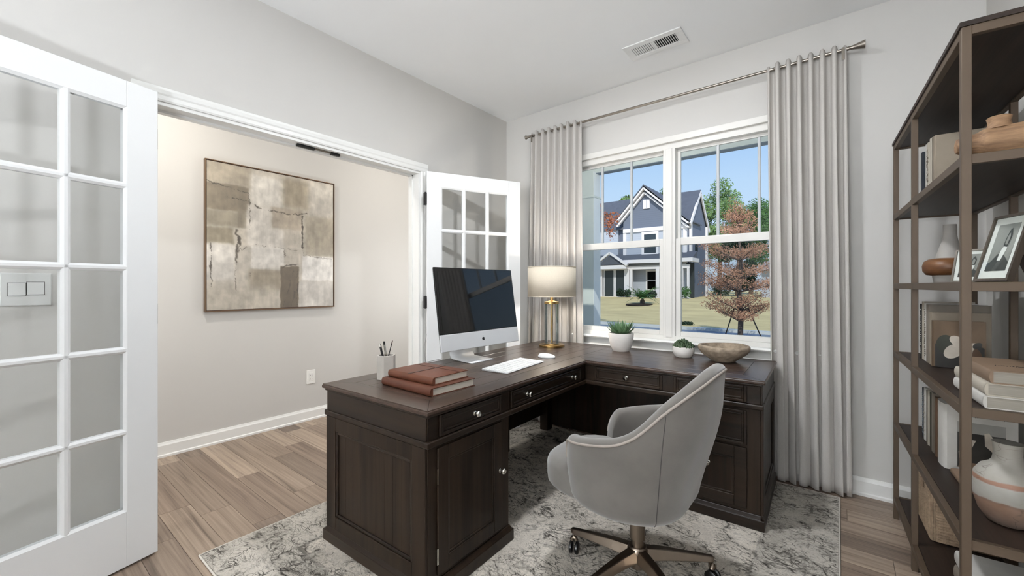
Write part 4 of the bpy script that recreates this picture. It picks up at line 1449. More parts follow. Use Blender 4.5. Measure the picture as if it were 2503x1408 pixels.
# ------------------------------------------------------------------ bookshelf
SHR = R(2.35)
shelf = thing('bookshelf', 'tall open bookshelf with bronze metal frame and dark wood boards by the right wall', 'bookshelf', (0.2140, 2.872, 0), SHR)
SL, SD, SP = 1.205, 0.290, 0.020            # length (local -y), depth (local +x), post size
LV = [1.900, 1.545, 1.195, 0.850, 0.487, 0.112]
for xx in (0, SD - SP):
    for yy in (0, -0.475, -SL + SP):
        MB().box(xx, xx + SP, yy - SP, yy, 0, LV[0] - 0.002).build('post', M['bronze'], shelf, bevel=0.001, seg=1)
for i, z in enumerate(LV):
    zt = z
    zb = z - 0.026
    r_ = MB()
    y_a, y_b = -SL, 0
    r_.box(0.001, SP - 0.001, y_a + SP, y_b - SP, zb, zt).box(SD - SP + 0.001, SD - 0.001, y_a + SP, y_b - SP, zb, zt)
    r_.box(SP, SD - SP, y_a + 0.001, y_a + SP - 0.001, zb, zt).box(SP, SD - SP, y_b - SP + 0.001, y_b - 0.001, zb, zt)
    r_.build('rail', M['bronze'], shelf, bevel=0.001, seg=1)
    if i == 0:
        MB().box(-0.004, SD + 0.004, -SL - 0.004, 0.004, zt - 0.002, zt + 0.012).build('top_board', M['shelf'], shelf, bevel=0.001)
        MB().box(SP, SD - SP, -SL + SP, -SP, zt - 0.020, zt - 0.003).build('shelf_board', M['shelf'], shelf)
    else:
        MB().box(SP, SD - SP, -SL + SP, -SP, zt - 0.020, zt - 0.001).build('shelf_board', M['shelf'], shelf, bevel=0.001)

# books: covers + page block (upright: spine faces the room, -x)
def book_up(label, y0, y1, z, h, x0, depth, m, cat='book', group='books on the bookshelf', marks=None, rz=SHR, rnd=0.0):
    T = y1 - y0
    t_ = thing('book', label, cat, (x0, (y0 + y1) / 2, z), rz, group)
    c = 0.003
    sp = []
    for k in range(7):
        a = -PI / 2 - PI * k / 6
        sp.append((0.004 + (0.004 + rnd) * math.cos(a) + rnd, T / 2 * math.sin(a)))
    prof = [(depth, -T / 2), ] + sp[:0] + [(0.004 + rnd, -T / 2)] + sp[1:-1] + [(0.004 + rnd, T / 2), (depth, T / 2), (depth, T / 2 - c), (0.010 + rnd, T / 2 - c), (0.010 + rnd, -T / 2 + c), (depth, -T / 2 + c)]
    MB().prism(prof, 2, 0, h).build('cover', m, t_, smooth=35)
    MB().box(0.010 + rnd, depth - 0.005, -T / 2 + c, T / 2 - c, 0.004, h - 0.004).build('pages', M['pagesv'], t_)
    if marks:
        marks(t_, T, h, depth)
    return t_
def spine_marks(m, seed, n=16):
    def f(t_, T, h, depth):
        rg = random.Random(seed)
        mb = MB()
        for k in range(n):
            z = h * (0.08 + 0.84 * k / n)
            w = T * rg.uniform(0.15, 0.3)
            o = rg.uniform(-0.1, 0.1) * T
            mb.box(-0.0003, 0.004, o - w, o + w, z, z + h * rg.uniform(0.008, 0.035))
        mb.build('spine_print', m, t_)
    return f
bc = {k: cover_mat('cover_' + k, v) for k, v in dict(navy=(30, 37, 48), black=(20, 19, 18), cream=(178, 170, 156), white=(196, 193, 187), beige=(146, 134, 118), taupe=(98, 88, 76), greige=(126, 117, 106),
      olive=(60, 56, 44), ivory=(182, 174, 160), brown=(88, 65, 47), slate=(128, 138, 144), tan=(128, 106, 86)).items()}
# level 1 (under the top)
z = LV[1] + 0.0005
book_up('narrow slate blue book, farthest on the top compartment of the bookshelf', 2.665, 2.705, z, 0.25, 0.296, 0.14, bc['slate'])
book_up('dark navy book beside the slate one on the top compartment', 2.622, 2.660, z, 0.245, 0.292, 0.15, bc['navy'])
book_up('slim white book on the top compartment next to the cream patterned one', 2.560, 2.586, z, 0.262, 0.298, 0.155, bc['white'])
book_up('cream book with speckled spine on the top compartment', 2.512, 2.556, z, 0.258, 0.298, 0.16, bc['cream'], marks=spine_marks(bc['taupe'], 3, 26))
book_up('ivory book with plain rounded spine on the top compartment', 2.452, 2.505, z, 0.262, 0.300, 0.17, bc['ivory'], rnd=0.006)
book_up('wide beige book nearest on the top compartment, behind the driftwood vessel', 2.385, 2.440, z, 0.250, 0.300, 0.19, bc['beige'])

dwv = thing('driftwood_vessel', 'driftwood log vessel with a short neck lying on the top compartment', 'vase', (0.262, 1.752, LV[1] + 0.0005), SHR)
M['drift'] = wood('driftwood', 0, (70, 45, 30), (176, 140, 104), 0.7, across=20, along=5, bump=0.4)
def drift(u, v):
    prof = [(0.0004, 0.0), (0.020, 0.004), (0.027, 0.018), (0.029, 0.04), (0.040, 0.062), (0.044, 0.10), (0.045, 0.15), (0.041, 0.20), (0.030, 0.232), (0.004, 0.242)]
    q = v * (len(prof) - 1)
    i = min(int(q), len(prof) - 2)
    f = q - i
    f = f * f * (3 - 2 * f)
    r = prof[i][0] * (1 - f) + prof[i + 1][0] * f
    x = prof[i][1] * (1 - (q - i)) + prof[i + 1][1] * (q - i)
    a = 2 * PI * u
    r *= 1 + 0.07 * mnoise.noise(Vector((x * 20, math.cos(a) * 1.5, math.sin(a) * 1.5)))
    return (x, r * math.cos(a), max(0.0, 0.0435 + r * math.sin(a)))
MB().grid(drift, 40, 46, True).build('log_body', M['drift'], dwv, smooth=70)
MB().lathe([(0.030, 0.078), (0.024, 0.088), (0.022, 0.098), (0.025, 0.110), (0.021, 0.113), (0.016, 0.104), (0.001, 0.10)], 20, (0.088, 0, 0)).build('neck', M['drift'], dwv, smooth=60)

# level 2
z = LV[2] + 0.0005
M['glaze'] = plain('grey_white_glaze', (178, 174, 168), 0.55, var=0.14, scale=12, bump=0.1, bscale=60, stretch=(1, 1, 0.4))
M['ringwood'] = wood('turned_wood', 2, (92, 58, 34), (146, 102, 66), 0.4, across=3, along=20)
vs1 = thing('bottle_vase', 'white bottle vase with a wide turned wood ring around it on the second compartment', 'vase', (0.386, 2.668, z))
MB().lathe([(0.046, 0), (0.052, 0.004), (0.056, 0.03), (0.054, 0.075), (0.048, 0.11), (0.036, 0.155), (0.027, 0.185), (0.022, 0.215), (0.022, 0.262), (0.018, 0.262), (0.018, 0.22), (0.001, 0.215)], 32).build('bottle', M['glaze'], vs1, smooth=50)
MB().lathe([(0.050, 0.034), (0.072, 0.038), (0.084, 0.055), (0.086, 0.078), (0.080, 0.098), (0.066, 0.108), (0.046, 0.112)], 40, (-0.004, 0.0, 0), cap=False).build('wood_ring', M['ringwood'], vs1, smooth=50)

M['photo_grey'] = plain('grey_print', (150, 148, 142), 0.4, var=0.35, scale=4)
M['photo_dark'] = plain('dark_print', (50, 48, 45), 0.4, var=0.4, scale=9)
M['mat_board'] = plain('white_mat_board', (236, 234, 229), 0.7)
M['frame_dark'] = wood('dark_picture_frame', 2, (52, 44, 37), (92, 80, 68), 0.45)
M['silver_frame'] = plain('pewter_frame', (120, 114, 106), 0.35, 0.6)
def photo_frame(label, loc, rz, W, H, D, lean, m, matw, easel=True, picture=None):
    """faces local -y, leaning back (+y) by lean; local x across"""
    t_ = thing('photo_frame', label, 'picture frame', loc, rz)
    ca, sa = math.cos(lean), math.sin(lean)
    def P(x, d, h):                       # d: towards back, h: up along the frame
        return (x, d * ca + h * sa, h * ca - d * sa + D * sa)
    def bx(name, x0, x1, d0, d1, h0, h1, mm, parent=t_):
        v = [P(x, d, hh) for hh in (h0, h1) for d in (d0, d1) for x in (x0, x1)]
        return MB().add(v, [(0, 2, 3, 1), (4, 5, 7, 6), (0, 1, 5, 4), (2, 6, 7, 3), (0, 4, 6, 2), (1, 3, 7, 5)]).build(name, mm, parent)
    f = W * 0.06
    bx('frame_bar', -W / 2, -W / 2 + f, 0, D, 0, H, m)
    bx('frame_bar', W / 2 - f, W / 2, 0, D, 0, H, m)
    bx('frame_bar', -W / 2 + f, W / 2 - f, 0, D, 0, f, m)
    bx('frame_bar', -W / 2 + f, W / 2 - f, 0, D, H - f, H, m)
    bx('mat_board', -W / 2 + f, W / 2 - f, D * 0.35, D * 0.9, f, H - f, M['mat_board'])
    iw, ih0, ih1 = W / 2 - f - matw, f + matw * 1.25, H - f - matw * 1.1
    ph = bx('photo', -iw, iw, D * 0.28, D * 0.34, ih0, ih1, M['photo_grey'])
    q = D * 0.25
    if picture:
        picture(ph, P, iw, ih0, ih1, q)
    bx('glass', -W / 2 + f, W / 2 - f, D * 0.10, D * 0.14, f, H - f, M['pane'])
    if easel:
        v = [P(x, d, h) for (d, h) in ((D, H * 0.62),) for x in (-0.012, 0.012)]
        yb = P(0, D, H * 0.62)[1] + H * 0.26
        mb = MB()
        a, b = P(-0.014, D, H * 0.64), P(0.014, D, H * 0.64)
        mb.add([a, b, (0.018, yb, 0.0), (-0.018, yb, 0.0), (a[0], a[1] + 0.006, a[2]), (b[0], b[1] + 0.006, b[2]), (0.018, yb + 0.006, 0), (-0.018, yb + 0.006, 0)],
               [(0, 1, 2, 3), (7, 6, 5, 4), (0, 4, 5, 1), (1, 5, 6, 2), (2, 6, 7, 3), (3, 7, 4, 0)])
        mb.build('easel_leg', m, t_)
    return t_
def portrait(ph, P, iw, h0, h1, q):
    """small standing figure in dark and pale tones"""
    H = h1 - h0
    def poly(pts, m, nm, d):
        MB().add([P(x * iw, d, h0 + y * H) for x, y in pts], [tuple(range(len(pts)))]).build(nm, m, ph)
    poly([(-1, 0), (1, 0), (1, .18), (.4, .34), (-.2, .36), (-.7, .2), (-1, .16)], M['photo_dark'], 'print_ground', q)
    poly([(-.1, .22), (.25, .22), (.5, .45), (.55, .62), (.38, .66), (.2, .55), (-.02, .42)], M['mat_board'], 'print_figure', q - 0.0003)
    poly([(.1, .52), (.5, .5), (.62, .75), (.45, .9), (.28, .86), (.14, .7)], M['photo_dark'], 'print_figure', q - 0.0005)
    poly([(.2, .56), (.42, .55), (.5, .72), (.4, .80), (.26, .74)], M['photo_grey'], 'print_figure', q - 0.0007)
# frame faces the room: local -y must point to (-0.94,-0.35)
fang = math.atan2(-0.346, -0.938) + PI / 2
photo_frame('small pewter photo frame leaning beside the bottle vase', (0.372, 2.28, z), R(-38), 0.095, 0.128, 0.012, R(14), M['silver_frame'], 0.012, True, portrait)
photo_frame('large dark wood photo frame with white mat on the second compartment', (0.362, 1.925, z), fang, 0.135, 0.212, 0.016, R(15), M['frame_dark'], 0.020, True, portrait)

# level 3: upright books and a lying stack
z = LV[3] + 0.0005
book_up('black and white patterned spine book, farthest on the middle compartment', 2.665, 2.700, z, 0.250, 0.292, 0.15, bc['black'], marks=spine_marks(bc['white'], 5, 22))
book_up('tall cream book with dark rear board on the middle compartment', 2.615, 2.655, z, 0.262, 0.294, 0.16, bc['cream'])
book_up('book with grey speckled spine on the middle compartment', 2.570, 2.608, z, 0.256, 0.296, 0.16, bc['white'], marks=spine_marks(bc['taupe'], 9, 24))
book_up('broad greige book with pale spine on the middle compartment', 2.515, 2.562, z, 0.252, 0.297, 0.185, bc['greige'])
book_up('beige book in the middle compartment behind the pictured cover', 2.462, 2.508, z, 0.222, 0.299, 0.172, bc['beige'])
M['cover_brown'] = cover_mat('cover_photo_brown', (116, 95, 73))
M['petal'] = plain('pale_petal_print', (206, 196, 182), 0.5, var=0.15, scale=20)
M['dkgreen'] = plain('dark_green_print', (50, 52, 40), 0.5, var=0.2, scale=20)
def flower_cover(t_, T, h, depth):
    yq = -T / 2 - 0.0006
    def poly(pts, m, d=0.0, nm='cover_print'):
        MB().add([(0.008 + x * (depth - 0.012), yq - d, y_ * h) for x, y_ in pts], [tuple(range(len(pts)))]).build(nm, m, t_)
    def ell(cx, cy, rx, ry, rot=0, n=20):
        return [(cx + rx * math.cos(a) * math.cos(rot) - ry * math.sin(a) * math.sin(rot), cy + rx * math.cos(a) * math.sin(rot) + ry * math.sin(a) * math.cos(rot)) for a in [2 * PI * k / n for k in range(n)]]
    poly([(0, 0), (1, 0), (1, .45), (.6, .62), (.3, .66), (0, .5)], M['photo_dark'], 0)
    poly(ell(.22, .50, .20, .20), M['dkgreen'], 0.0003)
    poly(ell(.45, .58, .16, .10, -0.4), M['petal'], 0.0004)
    poly(ell(.38, .36, .22, .14, 0.5), M['petal'], 0.0006)
    poly(ell(.74, .40, .10, .17, -0.5), M['petal'], 0.0007)
    poly(ell(.86, .24, .10, .20, 0.2), bc['brown'], 0.0008)
    poly(ell(.98 - .12, .5, .10, .06, 0.4), M['photo_dark'], 0.0009)
book_up('book with a brown photographic cover of pale petals, nearest upright on the middle compartment', 2.425, 2.455, z, 0.190, 0.300, 0.150, M['cover_brown'], marks=flower_cover)

def scribble(parent, L, Hh, seed, place, name='lettering'):
    """illegible printed strokes; place(u, v) -> point"""
    rg = random.Random(seed)
    mb = MB()
    x = 0.0
    while x < L:
        w = rg.uniform(0.4, 1.0) * Hh * 0.7
        for k in range(2):
            a = (x + w * rg.random(), Hh * rg.random())
            b = (x + w * rg.random(), Hh * rg.random())
            p, q = Vector(place(*a)), Vector(place(*b))
            if (q - p).length > 1e-4:
                mb.tube([p, q], Hh * 0.07, 4)
        x += w * 1.25
        if rg.random() < 0.12:
            x += Hh
    mb.build(name, bc['black'], parent)
def book_flat(label, x0, x1, y0, y1, z, T, m, rz=SHR, group='books on the bookshelf', marks=False, spine_m=None):
    """lying: spine along the room side (-x)"""
    t_ = thing('book', label, 'book', ((x0 + x1) / 2, (y0 + y1) / 2, z), rz, group)
    W, D = x1 - x0, y1 - y0
    sp = [(-W / 2 + 0.007 - 0.007 * math.sin(PI * k / 8), T / 2 - T / 2 * math.cos(PI * k / 8)) for k in range(9)]
    c = 0.003
    prof = [(W / 2, 0), (W / 2, c), (-W / 2 + 0.008, c), (-W / 2 + 0.008, T - c), (W / 2, T - c), (W / 2, T)] + sp[::-1]
    MB().prism(prof, 1, -D / 2, D / 2).build('cover', m, t_, smooth=35)
    MB().box(-W / 2 + 0.008, W / 2 - 0.005, -D / 2 + 0.003, D / 2 - 0.003, c, T - c).build('pages', M['page_grey'], t_)
    if marks:
        s, L_, hh = marks
        scribble(t_, L_, hh, s, lambda u, v: (-W / 2 + 0.035 + u, -D / 2 + 0.10 + v, T + 0.0003))
    return t_
book_flat('white book lying at the bottom of the middle compartment stack', 0.300, 0.500, 1.690, 1.985, z, 0.034, bc['white'])
book_flat('ivory book in the middle of the three lying on the middle compartment', 0.303, 0.505, 1.692, 1.990, z + 0.0345, 0.034, bc['ivory'])
book_flat('tan-topped book lying on top of the middle compartment stack', 0.312, 0.510, 1.690, 1.975, z + 0.069, 0.036, bc['tan'], marks=(4, 0.10, 0.010))

# level 4
z = LV[4] + 0.0005
book_up('navy and white patterned book, farthest on the fourth compartment', 2.665, 2.700, z, 0.225, 0.300, 0.14, bc['navy'], marks=spine_marks(bc['slate'], 15, 20))
book_up('white linen book on the fourth compartment beside the navy one', 2.610, 2.655, z, 0.235, 0.300, 0.15, bc['white'], marks=spine_marks(bc['cream'], 16, 10))
book_up('slim taupe book on the fourth compartment', 2.575, 2.600, z, 0.232, 0.302, 0.15, bc['taupe'])
book_up('slim ivory book on the fourth compartment between taupe and dark olive ones', 2.538, 2.566, z, 0.240, 0.302, 0.15, bc['ivory'])
book_up('dark olive book on the fourth compartment', 2.498, 2.528, z, 0.238, 0.304, 0.15, bc['olive'])
book_up('greige book on the fourth compartment, two along from the thick white one', 2.430, 2.485, z, 0.248, 0.304, 0.17, bc['greige'])
book_up('narrow brown book touching the thick white one on the fourth compartment', 2.392, 2.420, z, 0.240, 0.306, 0.16, bc['brown'])
def photo_cover(t_, T, h, depth):
    yq = -T / 2 - 0.0006
    def poly(pts, m, d=0.0, nm='cover_print'):
        MB().add([(0.02 + x * (depth - 0.03), yq - d, y_ * h) for x, y_ in pts], [tuple(range(len(pts)))]).build(nm, m, t_)
    poly([(.12, .06), (.88, .06), (.88, .76), (.12, .76)], M['photo_dark'], 0)
    poly([(.12, .60), (.88, .60), (.88, .76), (.12, .76)], M['photo_grey'], 0.0003)
    poly([(.14, .30), (.34, .50), (.42, .50), (.30, .28), (.30, .16), (.16, .14)], M['petal'], 0.0004)
    poly([(.55, .62), (.62, .64), (.80, .45), (.84, .28), (.66, .14), (.58, .2), (.70, .34), (.56, .44)], M['petal'], 0.0004)
    poly([(.12, .06), (.88, .06), (.80, .14), (.2, .16)], bc['tan'], 0.0006)
    scribble(t_, depth * 0.55, h * 0.05, 22, lambda u, v: (0.05 + u, yq - 0.0004, h * 0.84 + v))
book_up('thick white book with a dark photographic cover on the fourth compartment', 2.265, 2.375, z, 0.245, 0.306, 0.19, bc['white'], marks=photo_cover, rnd=0.008)
book_flat('small tan book lying flat behind the round vase on the fourth compartment', 0.325, 0.47, 2.05, 2.22, z, 0.022, bc['tan'])

# banded vase
def vase_mat():
    t = NT('banded_vase')
    tc = t.n('TexCoord')
    sp = t.n('SeparateXYZ')
    t.l(tc.outputs['Object'], sp.inputs[0])
    nz = t.noise(tc.outputs['Object'], 14, 4)
    zz = t.math('ADD', t.math('MULTIPLY', sp.outputs['Z'], 4.2), t.math('MULTIPLY', t.math('SUBTRACT', nz, 0.5), 0.07))
    col = t.ramp(zz, [(0.0, srgb(84, 54, 32)), (0.27, srgb(124, 82, 48)), (0.30, srgb(110, 70, 42)), (0.315, srgb(160, 157, 148)), (0.50, srgb(164, 161, 153)), (0.515, srgb(136, 78, 42)), (0.555, srgb(146, 92, 54)), (0.57, srgb(164, 159, 148)), (1.0, srgb(158, 153, 143))])
    mp = t.n('Mapping')
    mp.inputs['Scale'].default_value = (1, 1, 2.2)
    t.l(tc.outputs['Object'], mp.inputs[0])
    wn_ = t.n('TexNoise')
    wn_.inputs['Scale'].default_value = 9
    t.l(mp.outputs[0], wn_.inputs[0])
    wp = t.n('VectorMath', operation='MULTIPLY_ADD')
    wp.inputs[1].default_value = (0.12, 0.12, 0.12)
    t.l(wn_.outputs['Color'], wp.inputs[0])
    t.l(mp.outputs[0], wp.inputs[2])
    vo = t.n('TexVoronoi', feature='DISTANCE_TO_EDGE')
    vo.inputs['Scale'].default_value = 16
    t.l(wp.outputs[0], vo.inputs['Vector'])
    cr = t.ramp(vo.outputs['Distance'], [(0.0, (1, 1, 1)), (0.025, (0, 0, 0))])
    mk = t.ramp(t.noise(tc.outputs['Object'], 10, 3), [(0.5, (0, 0, 0)), (0.6, (0.8, 0.8, 0.8))])
    t.color(t.mix(t.math('MULTIPLY', cr, mk), t.mix(0.25, col, t.ramp(nz, [(0.3, (0.22, 0.21, 0.19)), (0.7, (0.5, 0.49, 0.46))])), srgb(60, 50, 42)))
    t.set(Roughness=0.55)
    t.bump(cr, -0.3, 0.002)
    return t.m
vb = thing('round_vase', 'round crackled white vase with orange-brown bands on the fourth compartment', 'vase', (0.387, 1.858, z))
MB().lathe([(0.036, 0), (0.042, 0.003), (0.060, 0.030), (0.070, 0.068), (0.073, 0.105), (0.069, 0.138), (0.056, 0.160), (0.038, 0.172), (0.032, 0.182), (0.029, 0.20), (0.030, 0.228), (0.032, 0.236), (0.028, 0.236)], 48).build('vase_body', vase_mat(), vb, smooth=55)
MB().lathe([(0.0285, 0.2362), (0.026, 0.21), (0.03, 0.18), (0.001, 0.17)], 32, cap=False).build('vase_inside_shade', M['soil'], vb, smooth=55)  # interior coloured dark to stand for the shade in the mouth

# level 5: basket and book stack
z = LV[5] + 0.0005
M['seagrass'] = plain('woven_seagrass', (158, 136, 112), 0.9, var=0.3, scale=50, bump=0.5, bscale=120)
bk_ = thing('storage_basket', 'woven seagrass basket with a handle hole on the lowest compartment', 'basket', (0.300, 2.455, z), SHR)
BX, BY, BH = 0.20, 0.265, 0.255
def rrect(k, x0, x1, y0, y1, r=0.02):
    pts = []
    for cx, cy, a0 in ((x1 - r, y1 - r, 0), (x0 + r, y1 - r, PI / 2), (x0 + r, y0 + r, PI), (x1 - r, y0 + r, 1.5 * PI)):
        for q in range(4):
            a = a0 + PI / 2 * q / 3
            pts.append((cx + r * math.cos(a), cy + r * math.sin(a)))
    return pts
mb = MB()
rows = 22
for k in range(rows):
    zz = 0.006 + (BH - 0.012) * k / (rows - 1)
    gx = 0.006 * k / rows
    pts = rrect(k, 0.004 - gx, BX + gx - 0.004, 0.004 - gx, BY + gx - 0.004)
    if BH * 0.62 < zz < BH * 0.80:
        # open the row at the hole on the room face (x = 0 side)
        yc = BY * 0.5
        i0 = 8   # after the corner (x0,y1) points, the path runs down the x0 side
        seg = pts[8:] + pts[:8]
        mb.tube([(pts[7][0], yc + 0.04, zz)] + [(*p, zz) for p in pts[7::-1]] + [(*p, zz) for p in pts[:7:-1]] + [(pts[8][0], yc - 0.04, zz)], 0.0066, 6)
    else:
        mb.tube([(*p, zz) for p in pts], 0.0066, 6, True)
mb.build('weave', M['seagrass'], bk_, smooth=60)
mb = MB()
n = 24
for k in range(n):
    for (xx, yy, nx, ny) in ((0.004, BY * (k + 0.5) / n, -1, 0), (BX * (k + 0.5) / n, 0.004, 0, -1)):
        if nx and abs(yy - BY / 2) < 0.045:
            mb.tube([(xx - 0.003 * abs(nx), yy - 0.003 * abs(ny), 0.004), (xx - 0.005 * abs(nx), yy - 0.005 * abs(ny), BH * 0.6)], 0.0028, 5)
        else:
            mb.tube([(xx - 0.003 * abs(nx), yy - 0.003 * abs(ny), 0.004), (xx - 0.007 * abs(nx), yy - 0.007 * abs(ny), BH)], 0.0028, 5)
mb.build('stakes', M['seagrass'], bk_, smooth=60)
MB().box(0.006, BX - 0.006, 0.006, BY - 0.006, 0.001, 0.006).build('basket_base', M['seagrass'], bk_)
book_flat('cream book at the bottom of the lowest compartment stack', 0.312, 0.510, 1.730, 2.100, z, 0.050, bc['cream'])
book_flat('greige book in the middle of the lowest compartment stack', 0.318, 0.512, 1.735, 2.095, z + 0.0505, 0.050, bc['greige'])
book_flat('large white book with black lettering on top of the lowest compartment stack', 0.322, 0.515, 1.730, 2.105, z + 0.101, 0.045, bc['white'], marks=(7, 0.12, 0.016))

# ------------------------------------------------------------------ unseen lamps, most added as fill
def downlight(label, x, y, m, name='unseen_ceiling_light', group='unseen ceiling lights'):
    t_ = thing(name, label, 'ceiling light', (x, y, ZC), 0, group)
    MB().lathe([(0.085, -0.001), (0.088, -0.006), (0.105, -0.005), (0.108, -0.001)], 40, cap=False).build('trim_ring', M['grille'], t_, smooth=40)
    MB().lathe([(0.001, -0.003), (0.086, -0.003)], 40, cap=False).build('diffuser', m, t_)
M['led_a'] = emit('lit_diffuser', (246, 249, 253), UNSEEN_LED)
downlight('unseen round ceiling light above the middle of the desk corner', -0.95, 1.62, M['led_a'])  # lamp out of view, placed for crisp muntin shadows and more light
M['led_hall'] = emit('lit_hall_diffuser', (255, 250, 243), HALL)
M['led_hall2'] = emit('lit_hall_diffuser_far', (255, 249, 241), HALL_FILL)
downlight('unseen round hallway ceiling light near the painting', -2.90, 0.55, M['led_hall'], 'unseen_hall_light', 'unseen hallway ceiling lights')  # lamp out of view, placed by the glow on the hall wall
downlight('unseen round hallway ceiling light added at the far end', -2.90, 2.55, M['led_hall2'], 'unseen_hall_light', 'unseen hallway ceiling lights')  # weaker unseen lamp, added to brighten the far hall wall
M['bulb'] = emit('rear_fill_glow', (243, 248, 255), REAR_FILL)  # rear uplighters: unseen fill, added to brighten the room evenly
M['near_fill_disc'] = emit('near_fill_glow', (243, 248, 255), NEAR_FILL)  # near uplighter: unseen fill, added for the ceiling and near walls
for lab, fx, fy, bm_ in (('left of two unseen uplighters added as fill by the rear wall', -0.97, -7.0, M['bulb']), ('right of two unseen uplighters added as fill by the rear wall', 0.06, -7.0, M['bulb']), ('unseen uplighter added as fill in the open middle of the room', -0.45, -0.8, M['near_fill_disc'])):
    ul = thing('fill_uplighter', lab, 'floor lamp', (fx, fy, 0), 0, 'added fill uplighters')
    MB().lathe([(0.14, 0), (0.14, 0.02), (0.02, 0.03)], 32).build('base', M['black'], ul, smooth=40)
    MB().tube([(0, 0, 0.02), (0, 0, 1.04)], 0.012, 10).build('pole', M['black'], ul)
    MB().lathe([(0.02, 1.02), (0.10, 1.05), (0.165, 1.09), (0.162, 1.09), (0.098, 1.055), (0.02, 1.03)], 32, cap=False).build('lamp_bowl', M['black'], ul, smooth=40)
    MB().lathe([(0.001, 1.12), (0.14, 1.085)], 32, cap=False).build('lit_disc', bm_, ul)
M['hall_fill_globe'] = emit('hall_fill_glow', (250, 250, 250), HALL_WALL_FILL)  # globes hidden behind the door wall, added to light the hall wall
for lab, yy in (('unseen globe lamp added as fill in the hallway near the large door', -0.15), ('unseen globe lamp added as fill in the hallway beyond the far door', 2.85)):
    sn = thing('hall_fill_lamp', lab, 'wall lamp', (XLB, yy, 1.15), 0, 'added hallway fill lamps')
    MB().lathe([(0.05, -0.02), (0.05, 0.0)], 24, (0, 0, 0), 0).build('back_plate', M['nickel'], sn, smooth=40)
    MB().tube([(-0.015, 0, 0), (-0.07, 0, 0)], 0.012, 10).build('arm', M['nickel'], sn)
    MB().ball((-0.15, 0, 0), 0.09, 14).build('globe', M['hall_fill_globe'], sn, smooth=80)

# ------------------------------------------------------------------ outside: porch, street, lawn
M['porchgrey'] = plain('porch_grey_green', (222, 227, 222), 0.7, var=0.03)
M['porchwhite'] = plain('porch_white', (244, 246, 247), 0.6, var=0.02)
M['lawn'] = plain('lawn_grass', (230, 207, 148), 0.95, var=0.16, scale=1.6, bump=0.4, bscale=40, stretch=(0.35, 1, 1))
M['asphalt'] = plain('street_asphalt', (136, 146, 158), 0.85, var=0.08, scale=8, bump=0.2, bscale=80)
M['concrete_out'] = plain('kerb_concrete', (214, 214, 208), 0.85, var=0.06, scale=6)
GZ = -0.45
pcol = thing('porch_column', 'square grey-green porch column outside the left end of the window', 'column', (-2.78, 5.30, GZ))
MB().box(-0.10, 0.10, -0.10, 0.10, 0.35, 3.22).build('shaft', M['porchgrey'], pcol, bevel=0.004)
MB().box(0.10, 0.108, -0.10, 0.10, 0.35, 3.22).build('lit_face', M['porchwhite'], pcol)  # white sheet that holds the lit tone of the side face
MB().box(-0.112, 0.118, -0.112, 0.112, 2.86, 2.885).build('neck_band', M['porchgrey'], pcol, bevel=0.004)
MB().box(-0.13, 0.13, -0.13, 0.13, 0.35, 0.55).build('column_base', M['porchwhite'], pcol, bevel=0.006)
pr = thing('porch_roof', 'grey-green porch beam and soffit above the window outside', 'porch', (-1.0, 5.25, 2.75))
MB().box(-3.4, 3.0, 0.02, 0.12, 0.01, 0.42).build('beam', M['porchgrey'], pr, bevel=0.004)
MB().box(-3.4, 3.0, 0.015, 0.125, 0.0, 0.01).build('beam_underside_shade', M['asphalt'], pr)  # dark strip coloured as the shade under the beam
MB().box(-3.4, 3.0, -2.03, 0.02, 0.30, 0.36).build('soffit', M['porchwhite'], pr)
MB().prism([(-2.03, 0.36), (0.5, 0.42), (0.5, 0.48), (-2.03, 1.2)], 0, -3.6, 3.2).build('roof_deck', M['asphalt'], pr)
struct(MB().box(-4.4, 2.2, YB + 0.14, 5.6, -0.30, -0.10).build('ground_porch', M['concrete_out']), 'concrete porch floor outside the window', 'porch floor')
struct(MB().box(-40, 30, YB + 0.14, 8.2, GZ - 0.3, GZ).build('ground_yard', M['lawn']), 'front yard grass below the porch', 'lawn')
struct(MB().box(-60, 40, 8.2, 16.6, GZ - 0.3, GZ - 0.06).build('street', M['asphalt']), 'blue-grey asphalt street across the view', 'street')
struct(MB().box(-60, 40, 16.6, 16.85, GZ - 0.3, GZ + 0.04).build('kerb', M['concrete_out']), 'pale concrete kerb along the far lawn', 'kerb')
struct(MB().box(-60, 40, 13.9, 14.02, GZ - 0.06, GZ - 0.055).build('road_line', M['concrete_out']))
def lawnpt(u, v):
    x, yv = -60 + 100 * u, 16.85 + 60 * v
    zz = GZ + 0.04 + 0.66 * smooth((yv - 16.85) / 13.5)
    return (x, yv, zz + 0.04 * mnoise.noise(Vector((x * 0.3, yv * 0.5, 0))))
struct(MB().grid(lawnpt, 90, 70).build('lawn', M['lawn'], smooth=60), 'dry yellow-green front lawn sloping up to the house', 'lawn')
def lz(x, yv):
    return lawnpt((x + 60) / 100, (yv - 16.85) / 60)[2]

pl_ = thing('porch_fill_lamp', 'unseen globe lamp added under the porch soffit to light column and beam', 'porch light', (-2.0, 4.0, 3.05))  # unseen lamp, added to brighten the porch column and beam
MB().lathe([(0.07, -0.02), (0.07, 0.0)], 32).build('rim', M['porchwhite'], pl_, smooth=40)
MB().tube([(0, 0, -0.01), (0, 0, -0.12)], 0.008, 8).build('stem', M['black'], pl_)
MB().ball((0, 0, -0.22), 0.12, 14).build('globe', emit('porch_fill_glow', (252, 250, 246), PORCH_FILL), pl_, smooth=60)
